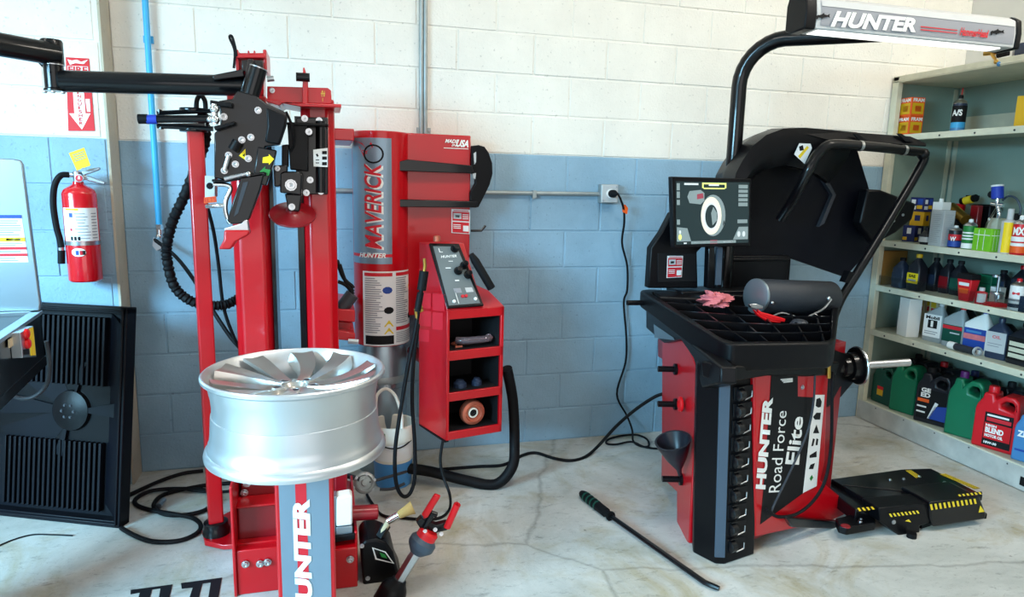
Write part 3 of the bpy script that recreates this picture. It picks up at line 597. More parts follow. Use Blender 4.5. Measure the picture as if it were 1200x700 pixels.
# tool canister and hoses of the changer
m = MB(); m.tube([Y(552, 298, -0.6), Y(557, 306, -0.6), Y(576, 338, -0.6)], lambda t: 0.012 if t < 0.3 else 0.019, 12, smooth=False); obj('spray_gun_holster', m, 'black_rubber', ped)
m = MB(); m.tube([Y(594, 432, -0.55), Y(601, 470, -0.5), Y(603, 520, -0.5), Y(600, 548, -0.55), Y(580, 568, -0.55), Y(545, 563, -0.5), Y(505, 553, -0.45), Y(478, 549, -0.42)], 0.026, 14); obj('suction_hose', m, 'black_rubber', tc)
# corrugated hose of the head
pts = [Y(236, 130, -.72), Y(241, 160, -.72), Y(232, 190, -.72), Y(216, 230, -.7), Y(203, 258, -.68), Y(196, 285, -.68), Y(196, 305, -.68), Y(204, 335, -.68), Y(222, 352, -.68), Y(245, 358, -.66), Y(265, 357, -.64), Y(281, 349, -.62)]
m = MB(); cat_ = catmull(pts, 8); m.tube(pts, lambda t: 0.019 + 0.003 * math.sin(t * 330), 10, k=12); obj('corrugated_hose', m, 'black_rubber', tc)
m = MB(); m.tube([Y(240, 232, -.7), Y(250, 270, -.66), Y(256, 310, -.62), Y(262, 360, -.6), Y(274, 395, -.58), Y(283, 412, -.56)], 0.007, 8); obj('air_line', m, 'black_rubber', tc)
# --- front clamp post under the wheel
YF = -1.63
m = MB(); m.yp([(321, 560), (391, 560), (388, 720), (318, 720)], YF, 0.16); fx = Y(321, 560, YF).x; fx1 = Y(391, 560, YF).x
m = MB(); m.box(fx, fx1, YF, YF + 0.15, 0.0, 0.66); post = obj('clamp_post', m, 'red_paint', tc, bevel=0.006)
fq = lambda l, *p: [Y(a, bb, YF - l) for a, bb in p]
fw0, fw1 = fx + 0.012, fx1 - 0.014
m = MB(); m.box(fw0, fw1, YF - 0.002, YF, 0.02, 0.665); pd_ = obj('decal_panel', m, 'decal_grey', post)
sx0, sx1 = Y(346, 575, YF).x, Y(359, 575, YF).x
m = MB(); m.box(sx0, sx1, YF - 0.003, YF - 0.002, 0.02, 0.665); obj('stripe', m, 'print_red', pd_)
z1_, z0_ = Y(354, 585, YF).z, Y(354, 730, YF).z; tx0, tx1 = Y(343, 600, YF).x, Y(363.5, 600, YF).x
text('lettering', 'HUNTER', [(tx1, YF - 0.0045, z0_), (tx1, YF - 0.0045, z1_), (tx0, YF - 0.0045, z1_), (tx0, YF - 0.0045, z0_)], 'white', pd_, shear=0.15, bold=0.05)
m = MB(); m.lathe((0.468, -1.57, 0.66), (0, 0, 1), [(0.1, 0), (0.1, 0.03), (0.06, 0.035), (0.05, 0.15), (0.0, 0.15)], 24); obj('clamp_spindle', m, 'dark_grey', tc)
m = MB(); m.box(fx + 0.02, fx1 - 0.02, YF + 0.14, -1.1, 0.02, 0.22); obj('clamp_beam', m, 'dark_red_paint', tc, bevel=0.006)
# white control box, red tube and pedal side at the right of the clamp post
YB = -1.2
m = MB(); m.yp([(394, 584), (411, 581), (413, 584), (413, 616), (394, 618)], YB, 0.06); wbx = obj('filter_box', m, 'white', tc, bevel=0.006)
m = MB(); m.yp([(386, 584), (394.5, 582), (393, 630), (385, 631)], YB, 0.05); m.yp([(394, 618.5), (413, 617), (413, 628), (393, 631)], YB + .002, 0.05); obj('filter_cover', m, 'stainless', wbx, bevel=0.002)
m = MB(); m.yp([(385, 631), (416, 626), (416, 633), (385, 638)], YB - .01, 0.09); obj('filter_foot', m, 'black_rubber', wbx, bevel=0.004)
m = MB(); m.tube([Y(410, 602, YB + .06), Y(443, 600, YB + .06)], 0.028, 18, smooth=False); obj('red_tube', m, 'dark_red_paint', tc, bevel=0.004)

def inped(s_, d, z): return A0 + pu * s_ + pl_ * d + up * (z - ZP)
gg = thing('safety_goggles', 'clear safety goggles lying in the top cubby of the red pedestal', 'goggles', inped(pw * .5, .05, zs[5] + .004))
m = MB(); z_ = zs[5] + .004; o_ = inped(pw * .3, .05, z_)
m.tube([inped(pw * .28, .06, z_ + .03), inped(pw * .38, .035, z_ + .03), inped(pw * .6, .03, z_ + .03), inped(pw * .8, .035, z_ + .03), inped(pw * .86, .06, z_ + .03)], .016, 10); obj('lens', m, 'clear_plastic', gg)
m = MB(); m.tube([inped(pw * .28, .06, z_ + .006), inped(pw * .28, .1, z_ + .006), inped(pw * .5, .12, z_ + .006), inped(pw * .86, .1, z_ + .006), inped(pw * .86, .06, z_ + .02)], .005, 6); m.tube([inped(pw * .2, .03, z_ + .006), inped(pw * .32, .03, z_ + .006)], .005, 6, smooth=False); obj('strap', m, 'copper', gg)
for k_, (sx_, rr_) in enumerate(((.35, .03), (.65, .024))):
    m = MB(); m.lathe(inped(pw * sx_, .06, zs[3] + .0035), (0, 0, 1), [(rr_, 0), (rr_, .02), (rr_ * .6, .028), (rr_ * .6, .034), (0, .034)], 18); tag(obj('rubber_plug', m, 'bottle_dark'), ('larger', 'smaller')[k_] + ' dark round plug in the middle cubby of the red pedestal', 'plug')
cwz = (zs[1] + zs[2]) / 2; crr = min((zs[2] - zs[1]) / 2 - .006, .06)
cw = thing('copper_roller', 'copper red roller with white ring hub in the bottom cubby', 'roller', inped(pw * .55, .02, zs[1] + .004))
cc_ = inped(pw * .55, .06, zs[1] + .004 + crr); m = MB(); m.lathe(cc_, NF, [(0, 0), (crr, .002), (crr, .02), (crr * .93, .032), (crr * .7, .036), (crr * .62, .026), (crr * .5, .026), (crr * .5, .02), (0, .02)], 36); obj('roller_body', m, 'copper', cw)
m = MB(); m.lathe(cc_ + NF * .018, NF, [(crr * .42, 0), (crr * .4, .012), (crr * .3, .013), (crr * .28, .008)], 24, caps=False); obj('hub_ring', m, 'bucket_white', cw); m = MB(); m.lathe(cc_ + NF * .018, NF, [(crr * .26, 0), (crr * .26, .011), (crr * .12, .012), (0, .004)], 20); obj('hub', m, 'print_black', cw)

# ================================================================== ALLOY WHEEL on the changer
WC = V((0.468, -1.57, 0.924)); wh = thing('alloy_wheel', 'bare silver alloy wheel without tyre lying flat on the red changer', 'wheel', WC)
m = MB(); prof = [(0.250, 0.0), (0.2535, -0.004), (0.2535, -0.012), (0.247, -0.018), (0.236, -0.022), (0.2335, -0.042), (0.232, -0.05), (0.229, -0.066), (0.227, -0.09), (0.228, -0.115), (0.2305, -0.116), (0.231, -0.119), (0.2345, -0.17), (0.238, -0.196), (0.2415, -0.2), (0.244, -0.215), (0.252, -0.222), (0.2545, -0.232), (0.2535, -0.24), (0.247, -0.241),
                  (0.232, -0.21), (0.228, -0.17), (0.221, -0.09), (0.224, -0.05), (0.231, -0.03), (0.241, -0.006), (0.246, 0.0), (0.250, 0.0)]
m.lathe(WC, (0, 0, 1), prof, 96, caps=False); rim = obj('rim_barrel', m, 'alloy', wh)
NSP = 10
ZH = -0.050
for i in range(NSP):
    th = R(84 + 36 * i); N_ = 14; rows = []; par = 1 if i % 2 else -1
    m = MB()
    for k in range(N_ + 1):
        t = k / N_; r = 0.040 + t * (0.2262 - 0.040)
        a = th + par * 0.10 * (1 - t) + 0.16 * t * t - 0.08
        zc = ZH + (-0.012 - ZH) * t ** 1.6; w = 0.0150 + 0.0230 * t ** 1.3; tw = par * (0.004 + 0.012 * t)
        e = V((math.cos(a), math.sin(a), 0)); g_ = V((-math.sin(a), math.cos(a), 0)); c_ = WC + e * r + V((0, 0, zc)); dpt = 0.032 - 0.014 * t
        e2 = 0.0 if t < .9 else (t - .9) * .05
        rows.append([c_ - g_ * w + V((0, 0, -tw - dpt)), c_ - g_ * w + V((0, 0, -tw - .008)), c_ - g_ * w * 0.75 * par + V((0, 0, 0.004 if par > 0 else -.004)) if par > 0 else c_ - g_ * w * 0.2 + V((0, 0, 0.002)), c_ + g_ * w * 0.75 + V((0, 0, 0.004)) if par < 0 else c_ + g_ * w * 0.2 + V((0, 0, 0.002)), c_ + g_ * w + V((0, 0, tw - .008)), c_ + g_ * w + V((0, 0, tw - dpt))])
    vs = [p for r_ in rows for p in r_]; n = 6
    m.add(vs, [(k * n + j, k * n + (j + 1) % n, (k + 1) * n + (j + 1) % n, (k + 1) * n + j) for k in range(N_) for j in range(n)] + [tuple(range(n)), tuple(N_ * n + j for j in range(n))])
    obj('spoke', m, 'alloy_face', wh, ang=22)
m = MB(); m.lathe(WC + V((0, 0, ZH + .056)), (0, 0, 1), [(0.0, -0.066), (0.028, -0.066), (0.034, -0.056), (0.062, -0.054), (0.074, -0.062), (0.074, -0.10), (0.0, -0.10)], 40); hub = obj('hub', m, 'alloy_face', wh)
for i in range(5):
    a = R(90 + 36 + 72 * i); c_ = WC + V((0.054 * math.cos(a), 0.054 * math.sin(a), ZH + 0.0025))
    m = MB(); m.lathe(c_, (0, 0, 1), [(0.0145, -0.004), (0.0145, 0.0012), (0.012, 0.0012), (0.011, -0.004), (0, -0.004)], 18, caps=False); m.use(1).lathe(c_, (0, 0, 1), [(0.0115, 0.0006), (0.0, 0.0007)], 16, caps=False); obj('lug_hole', m, ['alloy', 'dark_grey'], hub)
m = MB(); m.lathe(WC + V((0.222 * math.cos(1.1), 0.222 * math.sin(1.1), -0.05)), (-0.3, -0.5, 0.7), [(0.008, 0), (0.008, 0.012), (0.005, 0.013), (0.005, 0.026), (0, 0.027)], 10); obj('valve', m, 'black_rubber', wh)

# ================================================================== FRONT CLAMP TOOL, BRUSH, LEVER BOX
YT = -1.22
lb = thing('lever_box', 'black wedge-shaped box with a green framed badge, right of the clamp post', 'tool box', Y(450, 690, YT))
m = MB(); m.yp([(422, 641), (428, 634), (441, 632), (452, 636), (461, 648), (466, 668), (476, 690), (478, 720), (428, 720)], YT, 0.16); bx = obj('housing', m, 'black_plastic', lb, bevel=0.01, seg=3)
m = MB(); m.use(0).yp([(436, 642), (452, 647), (462, 661), (440, 656)], YT - 0.0015, 0.002); m.use(1).yp([(438, 643.5), (451, 648), (459.5, 659.5), (441.5, 654.5)], YT - 0.003, 0.002); m.use(2).yp([(445, 648), (451, 650), (454, 655), (447, 653)], YT - 0.004, 0.001); obj('badge', m, ['white', 'black_paint', 'print_green'], lb)
for a in ((424, 640), (431, 678)): bolt(lb, Y(a[0], a[1], YT), (0, -1, 0), 0.007)
m = MB(); m.tube([Y(443, 634, YT + .03), Y(453, 616, YT + .03)], 0.017, 4, smooth=False); obj('brush_socket', m, 'black_plastic', lb)
m = MB(); m.yp([(476, 664), (494, 660), (497, 676), (482, 684)], -1.05, 0.04); fb = obj('floor_pad', m, 'dark_grey'); tag(fb, 'small grey steel tab standing on the floor behind the black wedge box', 'bracket')
br = thing('brush', 'short paste brush with tan bristles stuck in the black box', 'brush', Y(455, 612, YT))
m = MB(); m.tube([Y(448, 624, YT + .03), Y(456, 611, YT + .02)], 0.011, 10, smooth=False); obj('handle', m, 'tan', br)
m = MB(); a_, b_ = Y(455, 611, YT + .02), Y(468, 603.5, YT + .01); m.tube([a_, b_], 0.014, 12, smooth=False); obj('ferrule', m, 'chrome', br)
m = MB(); m.tube([b_, Y(478, 598, YT), Y(484, 595, YT)], lambda t: 0.014 + 0.012 * t, 14); obj('bristles', m, 'bristle', br)
ct = thing('wheel_clamp_tool', 'chrome clamping shaft with black cone and two red lever handles', 'clamp', Y(470, 690, YT - .08))
YC = YT - 0.10
pa, pb = Y(462, 690, YC), Y(497, 632, YC); ax = (pb - pa).normalized()
m = MB(); m.tube([pa, pb], 0.0215, 6, smooth=False); obj('shaft', m, 'steel', ct, bevel=0.002)
m = MB(); m.lathe(Y(467, 682, YC) - ax * 0.09, ax, [(0.05, 0), (0.05, 0.06), (0.042, 0.075), (0.03, 0.09), (0.026, 0.1)], 24); obj('lower_collar', m, 'black_plastic', ct)
m = MB(); m.lathe(Y(488, 648, YC), ax, [(0.026, 0), (0.045, 0.022), (0.049, 0.03), (0.049, 0.05), (0.036, 0.065)], 24); obj('cone', m, 'pillar_grey', ct)
m = MB(); m.lathe(Y(488, 648, YC) + ax * 0.063, ax, [(0.037, 0), (0.037, 0.022), (0.03, 0.03)], 20); obj('collar', m, 'bright_red', ct)
m = MB()
m.yp([(488, 613), (494, 607), (500, 612), (512, 616), (524, 613), (529, 616), (524, 622), (508, 626), (494, 622)], YC, 0.03); m.cyl(Y(497, 620, YC), Y(507, 601, YC), 0.011, 10); m.cyl(Y(504, 601, YC), Y(512, 604, YC), 0.010, 10); obj('jaw', m, 'black_paint', ct, bevel=0.003)
for (a, bb) in (((498, 604), (512, 581.5)), ((524, 618), (536, 591))):
    m = MB(); d0, d1 = Y(a[0], a[1], YC - .01), Y(bb[0], bb[1], YC - .03); m.tube([d0, d0 * 0.9 + d1 * 0.1, d0 * 0.1 + d1 * 0.9, d1], lambda t: 0.0125 if 0.05 < t < 0.95 else 0.009, 12, k=4); obj('lever_handle', m, 'bright_red', ct)
for a in ((498, 623), (517, 626), (510, 621)): bolt(ct, Y(a[0], a[1], YC - .02), (0, -1, 0.3), 0.006)

# ================================================================== BUCKET
bc = Z(461, 566, 0.0); bc = V((bc.x, bc.y + 0.005, 0)); bk = thing('bucket', 'white plastic pail with blue lower half and raised handle, by the air tank', 'bucket', bc)
m = MB(); m.lathe(bc, (0, 0, 1), [(0.083, 0.0), (0.088, 0.02), (0.094, 0.13), (0.0, 0.13)], 36); obj('blue_base', m, 'bucket_blue', bk, label='translucent blue lower half of the pail')
m = MB(); m.lathe(bc, (0, 0, 1), [(0.0942, 0.131), (0.101, 0.235), (0.106, 0.237), (0.108, 0.31), (0.105, 0.315), (0.1, 0.31), (0.097, 0.23), (0.09, 0.135)], 40, caps=False); obj('wall', m, 'bucket_white', bk)
m = MB(); hp_ = [bc + V((-0.1 * math.cos(t) , -0.03, 0.30 + 0.13 * math.sin(t))) for t in [math.pi * k / 8 for k in range(9)]]; m.tube([Y(440, 478, bc.y - .02), Y(442, 463, bc.y - .02), Y(452, 456, bc.y - .02), Y(463, 464, bc.y - .04), Y(470, 485, bc.y - .08), Y(471, 503, bc.y - .11)], 0.008, 8); obj('handle', m, 'bucket_white', bk)
m = MB(); m.use(0).lathe(bc, (0, 0, 1), [(0.0955, 0.145), (0.1012, 0.227)], 16, caps=False, a0=R(-160), a1=R(-30))
obj('label', m, ['label_white'], bk)
m = MB(); m.tube([bc + V((0.104 * math.cos(R(t)), 0.104 * math.sin(R(t)), 0.235 + 0.02 * math.cos(R(t * 2)))) for t in range(-160, -20, 20)], 0.0035, 6); obj('wire', m, 'black_rubber', bk)
m = MB(); m.prism([bc + V((0.1095 * math.cos(t), 0.1095 * math.sin(t), z)) for t, z in ((-2.2, .268), (-2.0, .268), (-2.0, .29), (-2.2, .29))], (0, 0.002, 0)); obj('sticker', m, 'print_green', bk)

# ================================================================== REGULATOR and pipes behind the wheel
rg = thing('air_regulator', 'round cast metal regulator with fittings beside the pail', 'regulator', Z(427, 575, 0.0))
rc = Y(427, 566, -0.62)
m = MB(); m.lathe(rc, (0.1, -0.9, 0.4), [(0.0, -0.03), (0.03, -0.028), (0.047, -0.006), (0.049, 0.004), (0.044, 0.01), (0.036, 0.012), (0.03, 0.006), (0.016, 0.008), (0.014, 0.024), (0, 0.026)], 24); body = obj('body', m, 'galvanized', rg)
for k in range(6):
    a = k * 1.047 + 0.3; bolt(body, rc + V((0.047 * math.cos(a), -0.008, 0.044 * math.sin(a))), (0.1, -0.9, 0.4), 0.005, 'steel', 0.01)
m = MB(); m.tube([rc + V((0.02, 0, 0)), Y(445, 562, -.6), Y(466, 556, -.58), Y(476, 553, -.55)], 0.007, 8); m.tube([rc + V((-0.02, 0, .02)), Y(414, 560, -.6), Y(408, 558, -.58), Y(398, 556, -.55)], 0.012, 8); m.tube([Y(445, 574, -.6), Y(460, 573, -.6), Y(474, 567, -.58)], 0.007, 8); obj('fitting', m, 'dark_grey', rg)

def cord(name, pts, r, label, cat, m_='black_rubber', n=8, k=8, group=None):
    m = MB(); m.tube(pts, r, n, k=k); return tag(obj(name, m, m_), label, cat, group)
rub = 'black_rubber'
# black inflation hose hanging down in front of the pedestal
ih = thing('inflation_hose', 'black inflator hose hanging in a long loop beside the control pedestal', 'hose', Y(487, 320, -0.8))
m = MB(); m.tube([Y(496, 323, -.82), Y(493, 345, -.82), Y(487, 385, -.82), Y(478, 430, -.82), Y(468, 490, -.82), Y(463, 530, -.82), Y(464, 565, -.82), Y(471, 581, -.82), Y(480, 579, -.80), Y(486, 560, -.79), Y(486, 520, -.79), Y(483, 470, -.78), Y(485, 420, -.78), Y(490, 380, -.78)], 0.0085, 8); obj('hose', m, rub, ih)
m = MB(); m.tube([Y(497, 318, -.82), Y(494, 340, -.82)], 0.019, 12, smooth=False); m.tube([Y(493, 343, -.82), Y(489, 365, -.82)], 0.014, 10, smooth=False); obj('hose_handle', m, rub, ih)
m = MB(); m.tube([Y(497, 319, -.82), Y(498, 311, -.82), Y(497, 303, -.82)], 0.007, 10, smooth=False); obj('nozzle', m, 'brass', ih)
m = MB(); m.tube([Y(489, 374, -.82), Y(487, 362, -.82)], 0.008, 10, smooth=False); m.ball(Y(492, 361, -.80), 0.014); m.tube([Y(491, 364, -.80), Y(495, 362, -.80)], 0.012, 8, smooth=False); obj('coupling', m, 'brass', ih)
cord('pedestal_cable', [Y(519, 517, -.7), Y(516, 540, -.72), Y(520, 560, -.74), Y(527, 580, -.78), Z(527, 596, .01), Z(518, 606, .008), Z(500, 609, .008), Z(470, 607, .008), Z(448, 604, .008), Z(436, 590, .008), Z(430, 580, .01)], 0.0065, 'thin black cable dropping from the control pedestal to the floor', 'cable')

# ================================================================== HOSES on the floor at left
fh = thing('air_hose_coil', 'black air hose lying in loops on the floor beside the thin red post', 'hose', Z(200, 590, 0))
m = MB(); m.tube([Z(276, 566, .01), Z(240, 569, .01), Z(205, 576, .01), Z(188, 582, .012), Z(180, 592, .012), Z(186, 600, .012), Z(200, 604, .012), Z(222, 603, .012), Z(242, 597, .012), Z(252, 585, .014), Z(240, 575, .014), Z(215, 573, .016), Z(180, 575, .016), Z(160, 584, .012), Z(160, 592, .01), Z(176, 598, .01), Z(205, 603, .02), Z(225, 607, .01), Z(235, 615, .01), Z(231, 625, .01), Z(210, 634, .01), Z(180, 635, .01), Z(158, 628, .01), Z(142, 619, .01)], 0.0095, 8); obj('hose', m, rub, fh)
m = MB(); m.tube([Z(186, 593, .02), Z(192, 586, .022)], 0.012, 10, smooth=False); obj('coupling', m, 'steel', fh)
cord('power_lead', [Z(238, 552, .012), Z(215, 555, .012), Z(190, 563, .012), Z(165, 574, .012), Z(148, 582, .012)], 0.0095, 'short black lead running from the wall foot to the dark fan panel', 'cable')
cord('sensor_wire', [Z(276, 575, .01), Z(255, 577, .01), Z(235, 576, .012), Z(210, 573, .022), Z(196, 578, .02)], 0.007, 'thin black wire running across the floor hose loops into the changer base', 'wire')
cord('floor_wire', [Z(-6, 642, .004), Z(15, 633, .004), Z(38, 627, .004), Z(62, 627, .004), Z(85, 628, .004)], 0.003, 'thin black wire on the floor below the dark fan panel', 'wire')
m = MB(); m.zp([(144, 584), (149, 583), (154, 588), (149, 591)], 0.001, 0.004); tag(obj('paper_tag', m, 'label_white'), 'small white paper tag on the floor at the fan panel edge', 'tag')
# painted marking cut off by the bottom edge of the picture
fm = thing('floor_marking', 'black painted marking on the bare floor near the changer base', 'floor marking', Z(205, 700, 0))
for q in ([(153, 692), (202, 685.5), (196, 712), (184, 714), (188, 690), (178, 691.5), (172, 716), (157, 718), (164, 695), (153, 697)], [(212, 684), (260, 677.5), (254, 712), (242, 714), (247, 683), (237, 684.5), (230, 714), (217, 716), (226, 689), (213, 690.5)]):
    m = MB(); m.zp(q, 0.0004, 0.0012); obj('painted_shape', m, 'floor_black', fm)

# ================================================================== FIRE EXTINGUISHER + SIGN
ec = V((Y(97, 280, -0.235).x, -0.235, Y(99, 329, -0.235).z)); er = 0.0655
ex = thing('fire_extinguisher', 'red fire extinguisher hanging on the blue pillar under the sign', 'fire extinguisher', ec)
hz = Y(97, 219, -0.235).z - ec.z
m = MB(); m.lathe(ec, (0, 0, 1), [(er - 0.006, 0), (er, 0.006), (er, hz - 0.03), (er - 0.006, hz - 0.014), (er - 0.02, hz - 0.003), (0.03, hz + 0.006), (0.022, hz + 0.012), (0.02, hz + 0.022)], 40); obj('cylinder', m, 'extinguisher_red', ex)
def ecz(py): return Y(97, py, -0.235 - er).z - ec.z
def arc(mb, r, z0, z1, a0, a1, n=14): mb.grid(lambda u, v: ec + V((r * math.cos(R(a0 + (a1 - a0) * u)), r * math.sin(R(a0 + (a1 - a0) * u)), z0 + (z1 - z0) * v)), n, 1)
m = MB(); m.use(0); arc(m, er + .001, ecz(283), ecz(244), -140, -10); m.use(1); arc(m, er + .0018, ecz(247), ecz(244.5), -125, -80); m.use(2); rr_ = random.Random(5)
for k in range(9):
    z_ = ecz(280 - k * 3.6); arc(m, er + .0018, z_, z_ + .003, -95 + rr_.uniform(0, 10), -55 + rr_.uniform(-10, 12), 4); arc(m, er + .0018, z_, z_ + .004, -40, -18, 3)
m.use(3); arc(m, er + .0018, ecz(255), ecz(250), -112, -100, 3); m.use(4); arc(m, er + .0018, ecz(271), ecz(268), -112, -104, 3); m.use(5)
for a in (-112, -100, -88): arc(m, er + .0018, ecz(282), ecz(277.5), a, a + 8, 2)
obj('label', m, ['label_white', 'yellow', 'print_grey', 'print_blue', 'print_red', 'print_black'], ex, recalc=False)
m = MB(); arc(m, er + .002, ecz(288), ecz(283.5), -179, 179, 40); obj('strap', m, 'steel', ex, recalc=False)
m = MB(); m.grid(lambda u, v: ec + V((( er + .001 + .0004) * math.cos(R(-90 + 24 * math.cos(2 * math.pi * u) * v)), (er + .0015) * math.sin(R(-90 + 24 * math.cos(2 * math.pi * u) * v)), ecz(296) + 0.018 * math.sin(2 * math.pi * u) * v)), 24, 1); st = obj('oval_sticker', m, 'label_white', ex, recalc=False)
m = MB(); [ (m.use(i), arc(m, er + .0022, ecz(299), ecz(294), a, a + 10, 2)) for i, a in enumerate((-99, -86, -78)) ]; obj('print', m, ['print_blue', 'print_red', 'print_black'], st, recalc=False)
vz = hz + 0.022
m = MB(); m.lathe(ec + V((0, 0, vz - .005)), (0, 0, 1), [(0.018, 0), (0.018, 0.045), (0.012, 0.05), (0.0, 0.052)], 16); m.tube([Y(92, 205, -.235), Y(80, 205, -.235)], 0.010, 10, smooth=False); obj('valve', m, 'steel', ex)
for q in ([(95, 201), (105, 198), (116, 196), (116.5, 199), (106, 203), (97, 206)], [(96, 205), (106, 207), (123, 214), (122, 216.5), (104, 212), (96, 210)]):
    m = MB(); m.yp(q, -0.245, 0.022); obj('lever', m, 'steel', ex, bevel=0.003)
gp = Y(92.5, 209, -.262); m = MB(); m.use(0).lathe(gp, (0, -1, 0), [(0.017, -0.012), (0.017, 0.0), (0.0, 0.001)], 20); m.use(1).lathe(gp, (0, -1, 0), [(0.014, 0.0012), (0.009, 0.0014), (0.0, 0.0015)], 16, caps=False); m.use(2).yp([(92, 206), (93, 206), (94, 210), (91, 210)], -0.265, 0.001); obj('gauge', m, ['steel', 'print_red', 'white'], ex)
m = MB(); m.tube([Y(81, 205, -.235), Y(71, 206, -.245), Y(64, 218, -.25), Y(62.5, 240, -.25), Y(66, 265, -.25), Y(70, 280, -.25), Y(72, 290, -.25)], 0.0125, 12); hs = obj('hose', m, rub, ex)
m = MB(); m.tube([Y(71.5, 288, -.25), Y(71.8, 294, -.25)], 0.011, 10, smooth=False); obj('hose_ferrule', m, 'steel', hs)
m = MB(); m.tube([Y(72, 293.5, -.25), Y(72, 309, -.25)], 0.0145, 12, smooth=False); obj('nozzle', m, rub, ex)
m = MB(); m.use(0).yp([(80.5, 179.5), (98.5, 173), (106, 194), (90, 200)], -0.285, 0.002); m.use(1)
for k in range(4): m.yp([(85 + k * .9, 181.5 + k * 2.4), (98 + k * .9, 177 + k * 2.4), (98.3 + k * .9, 177.8 + k * 2.4), (85.3 + k * .9, 182.3 + k * 2.4)], -0.286, 0.001)
m.yp([(95, 197.5), (98, 196.3), (99, 198.3), (96, 199)], -0.286, 0.001); obj('inspection_tag', m, ['yellow', 'print_grey'], ex)
sg = thing('fire_sign', 'red and white fire extinguisher sign with down arrow on the white pillar', 'sign', Y(94, 110, PY))
YS = PY - 0.004
m = MB(); m.yp([(77, 67), (104, 68.5), (111, 153.5), (80, 153.5)], YS, 0.004); obj('board', m, 'bright_red', sg)
m = MB(); m.use(0).yp([(79, 77), (103, 78), (103.5, 86), (79.5, 85.5)], YS - .001, 0.001); m.yp([(85, 100), (97.5, 100), (100.2, 133), (106, 133), (96, 152), (81, 133), (87.2, 133)], YS - .001, 0.001)
m.yp([(100, 116), (105, 116), (106, 131), (102, 131)], YS - .0012, 0.001); m.yp([(79, 69.5), (84, 71), (90, 70), (95, 72.5), (103, 70), (98, 75), (88, 74), (82, 76)], YS - .0012, 0.001); obj('arrow', m, 'white', sg)
text('lettering', 'FIRE', yq(YS - .0025, (80, 85), (102.5, 86), (102.3, 78.5), (79.8, 77.5)), 'bright_red', sg, bold=0.03)
for k, ch in enumerate('EXTINGUISHER'):
    y_ = 93 + k * 4.5; xo = 89.2 + k * 0.33
    text('lettering', ch, yq(YS - .0025, (xo, y_ + 3.7), (xo + 4.4 if ch != 'I' else xo + 1.8, y_ + 3.7), (xo + 4.4 if ch != 'I' else xo + 1.8, y_), (xo, y_)), 'bright_red', sg, bold=0.02)

# ================================================================== PIPES AND OUTLET on the wall
ap = thing('air_pipe', 'bright blue air drop pipe with metal end fitting on the wall', 'pipe', Y(186, 260, -0.03))
m = MB(); pt = Y(186.5, 266, -0.035); m.cyl(pt, V((pt.x + 0.003, pt.y, 3.6)), 0.0135, 16); obj('pipe', m, 'pipe_blue', ap)
m = MB(); m.cyl(pt + V((0, 0, -.012)), pt + V((0, 0, .012)), 0.018, 6); m.cyl(pt + V((0, 0, -.035)), pt + V((0, 0, -.012)), 0.014, 12); m.ball(pt + V((-.004, 0, -.045)), 0.016); m.tube([pt + V((-.004, 0, -.045)), pt + V((-.012, -.03, -.06))], 0.01, 10, smooth=False); obj('fitting', m, 'chrome', ap)
m = MB(); m.prism([Y(a, bb, -0.002) for a, bb in ((180, 278), (194, 282), (194, 292), (189, 291), (184, 294), (179, 288))], (0, -0.008, 0)); obj('wall_plate', m, 'steel', ap)
for zz in (2.05, 2.55):
    m = MB(); m.box(pt.x - 0.02, pt.x + 0.02, -0.02, 0.002, zz, zz + 0.03); obj('pipe_clip', m, 'pipe_blue', ap)
cord('supply_hose', [pt + V((-.012, -.035, -.06)), Y(205, 300, -.1), Y(225, 325, -.25), Y(250, 365, -.45), Y(270, 395, -.5), Y(284, 412, -.52), V((0.26, -0.52, 0.60)), V((0.27, -0.5, 0.41))], 0.009, 'black supply hose slanting from the blue pipe fitting to the red column', 'hose')
cx_ = Y(496, 80, -0.025).x
cv = thing('vertical_conduit', 'twin grey metal conduit running up the white wall behind the cabinet', 'conduit', (cx_, -0.02, 1.5))
for dx in (-0.009, 0.012):
    m = MB(); m.cyl((cx_ + dx, -0.016, 1.2), (cx_ + dx, -0.016, 3.6), 0.0105, 12); obj('pipe', m, 'galvanized', cv)
m = MB(); m.box(cx_ - 0.03, cx_ + 0.04, -0.012, 0.0, 1.70, 1.73); m.cyl((cx_ + 0.034, -0.02, 1.715), (cx_ + 0.034, -0.0, 1.715), 0.006); obj('strap', m, 'galvanized', cv)
ob_ = Y(714, 227, -0.05); zc = ob_.z
ch = thing('horizontal_conduit', 'thin grey conduit running level across the blue wall to the outlet', 'conduit', (1.6, -0.02, zc - .012))
m = MB(); m.cyl((0.55, -0.018, zc - 0.012), (ob_.x - 0.04, -0.018, zc - 0.004), 0.0115, 12); obj('pipe', m, 'galvanized', ch)
m = MB(); m.box(1.63, 1.65, -0.032, 0.0, zc - 0.03, zc + 0.008); m.cyl((1.64, -0.012, zc - 0.03), (1.64, 0, zc - 0.03), 0.008); obj('strap', m, 'galvanized', ch)
ol = thing('outlet_box', 'grey square electrical outlet box on the blue wall', 'outlet', (ob_.x, 0, zc))
m = MB(); m.box(ob_.x - 0.048, ob_.x + 0.052, -0.05, 0, zc - 0.052, zc + 0.05); obj('box', m, 'galvanized', ol, bevel=0.004)
m = MB(); m.box(ob_.x - 0.045, ob_.x + 0.049, -0.056, -0.05, zc - 0.049, zc + 0.047); obj('cover', m, 'light_grey', ol, bevel=0.006)
m = MB(); m.lathe((ob_.x + 0.005, -0.056, zc), (0, -1, 0), [(0.025, 0), (0.024, 0.003), (0, 0.003)], 20); obj('receptacle', m, 'white', ol)
for a in (-1, 1): bolt(ol, (ob_.x + 0.002 + a * 0.038, -0.056, zc + a * 0.038), (0, -1, 0), 0.004)
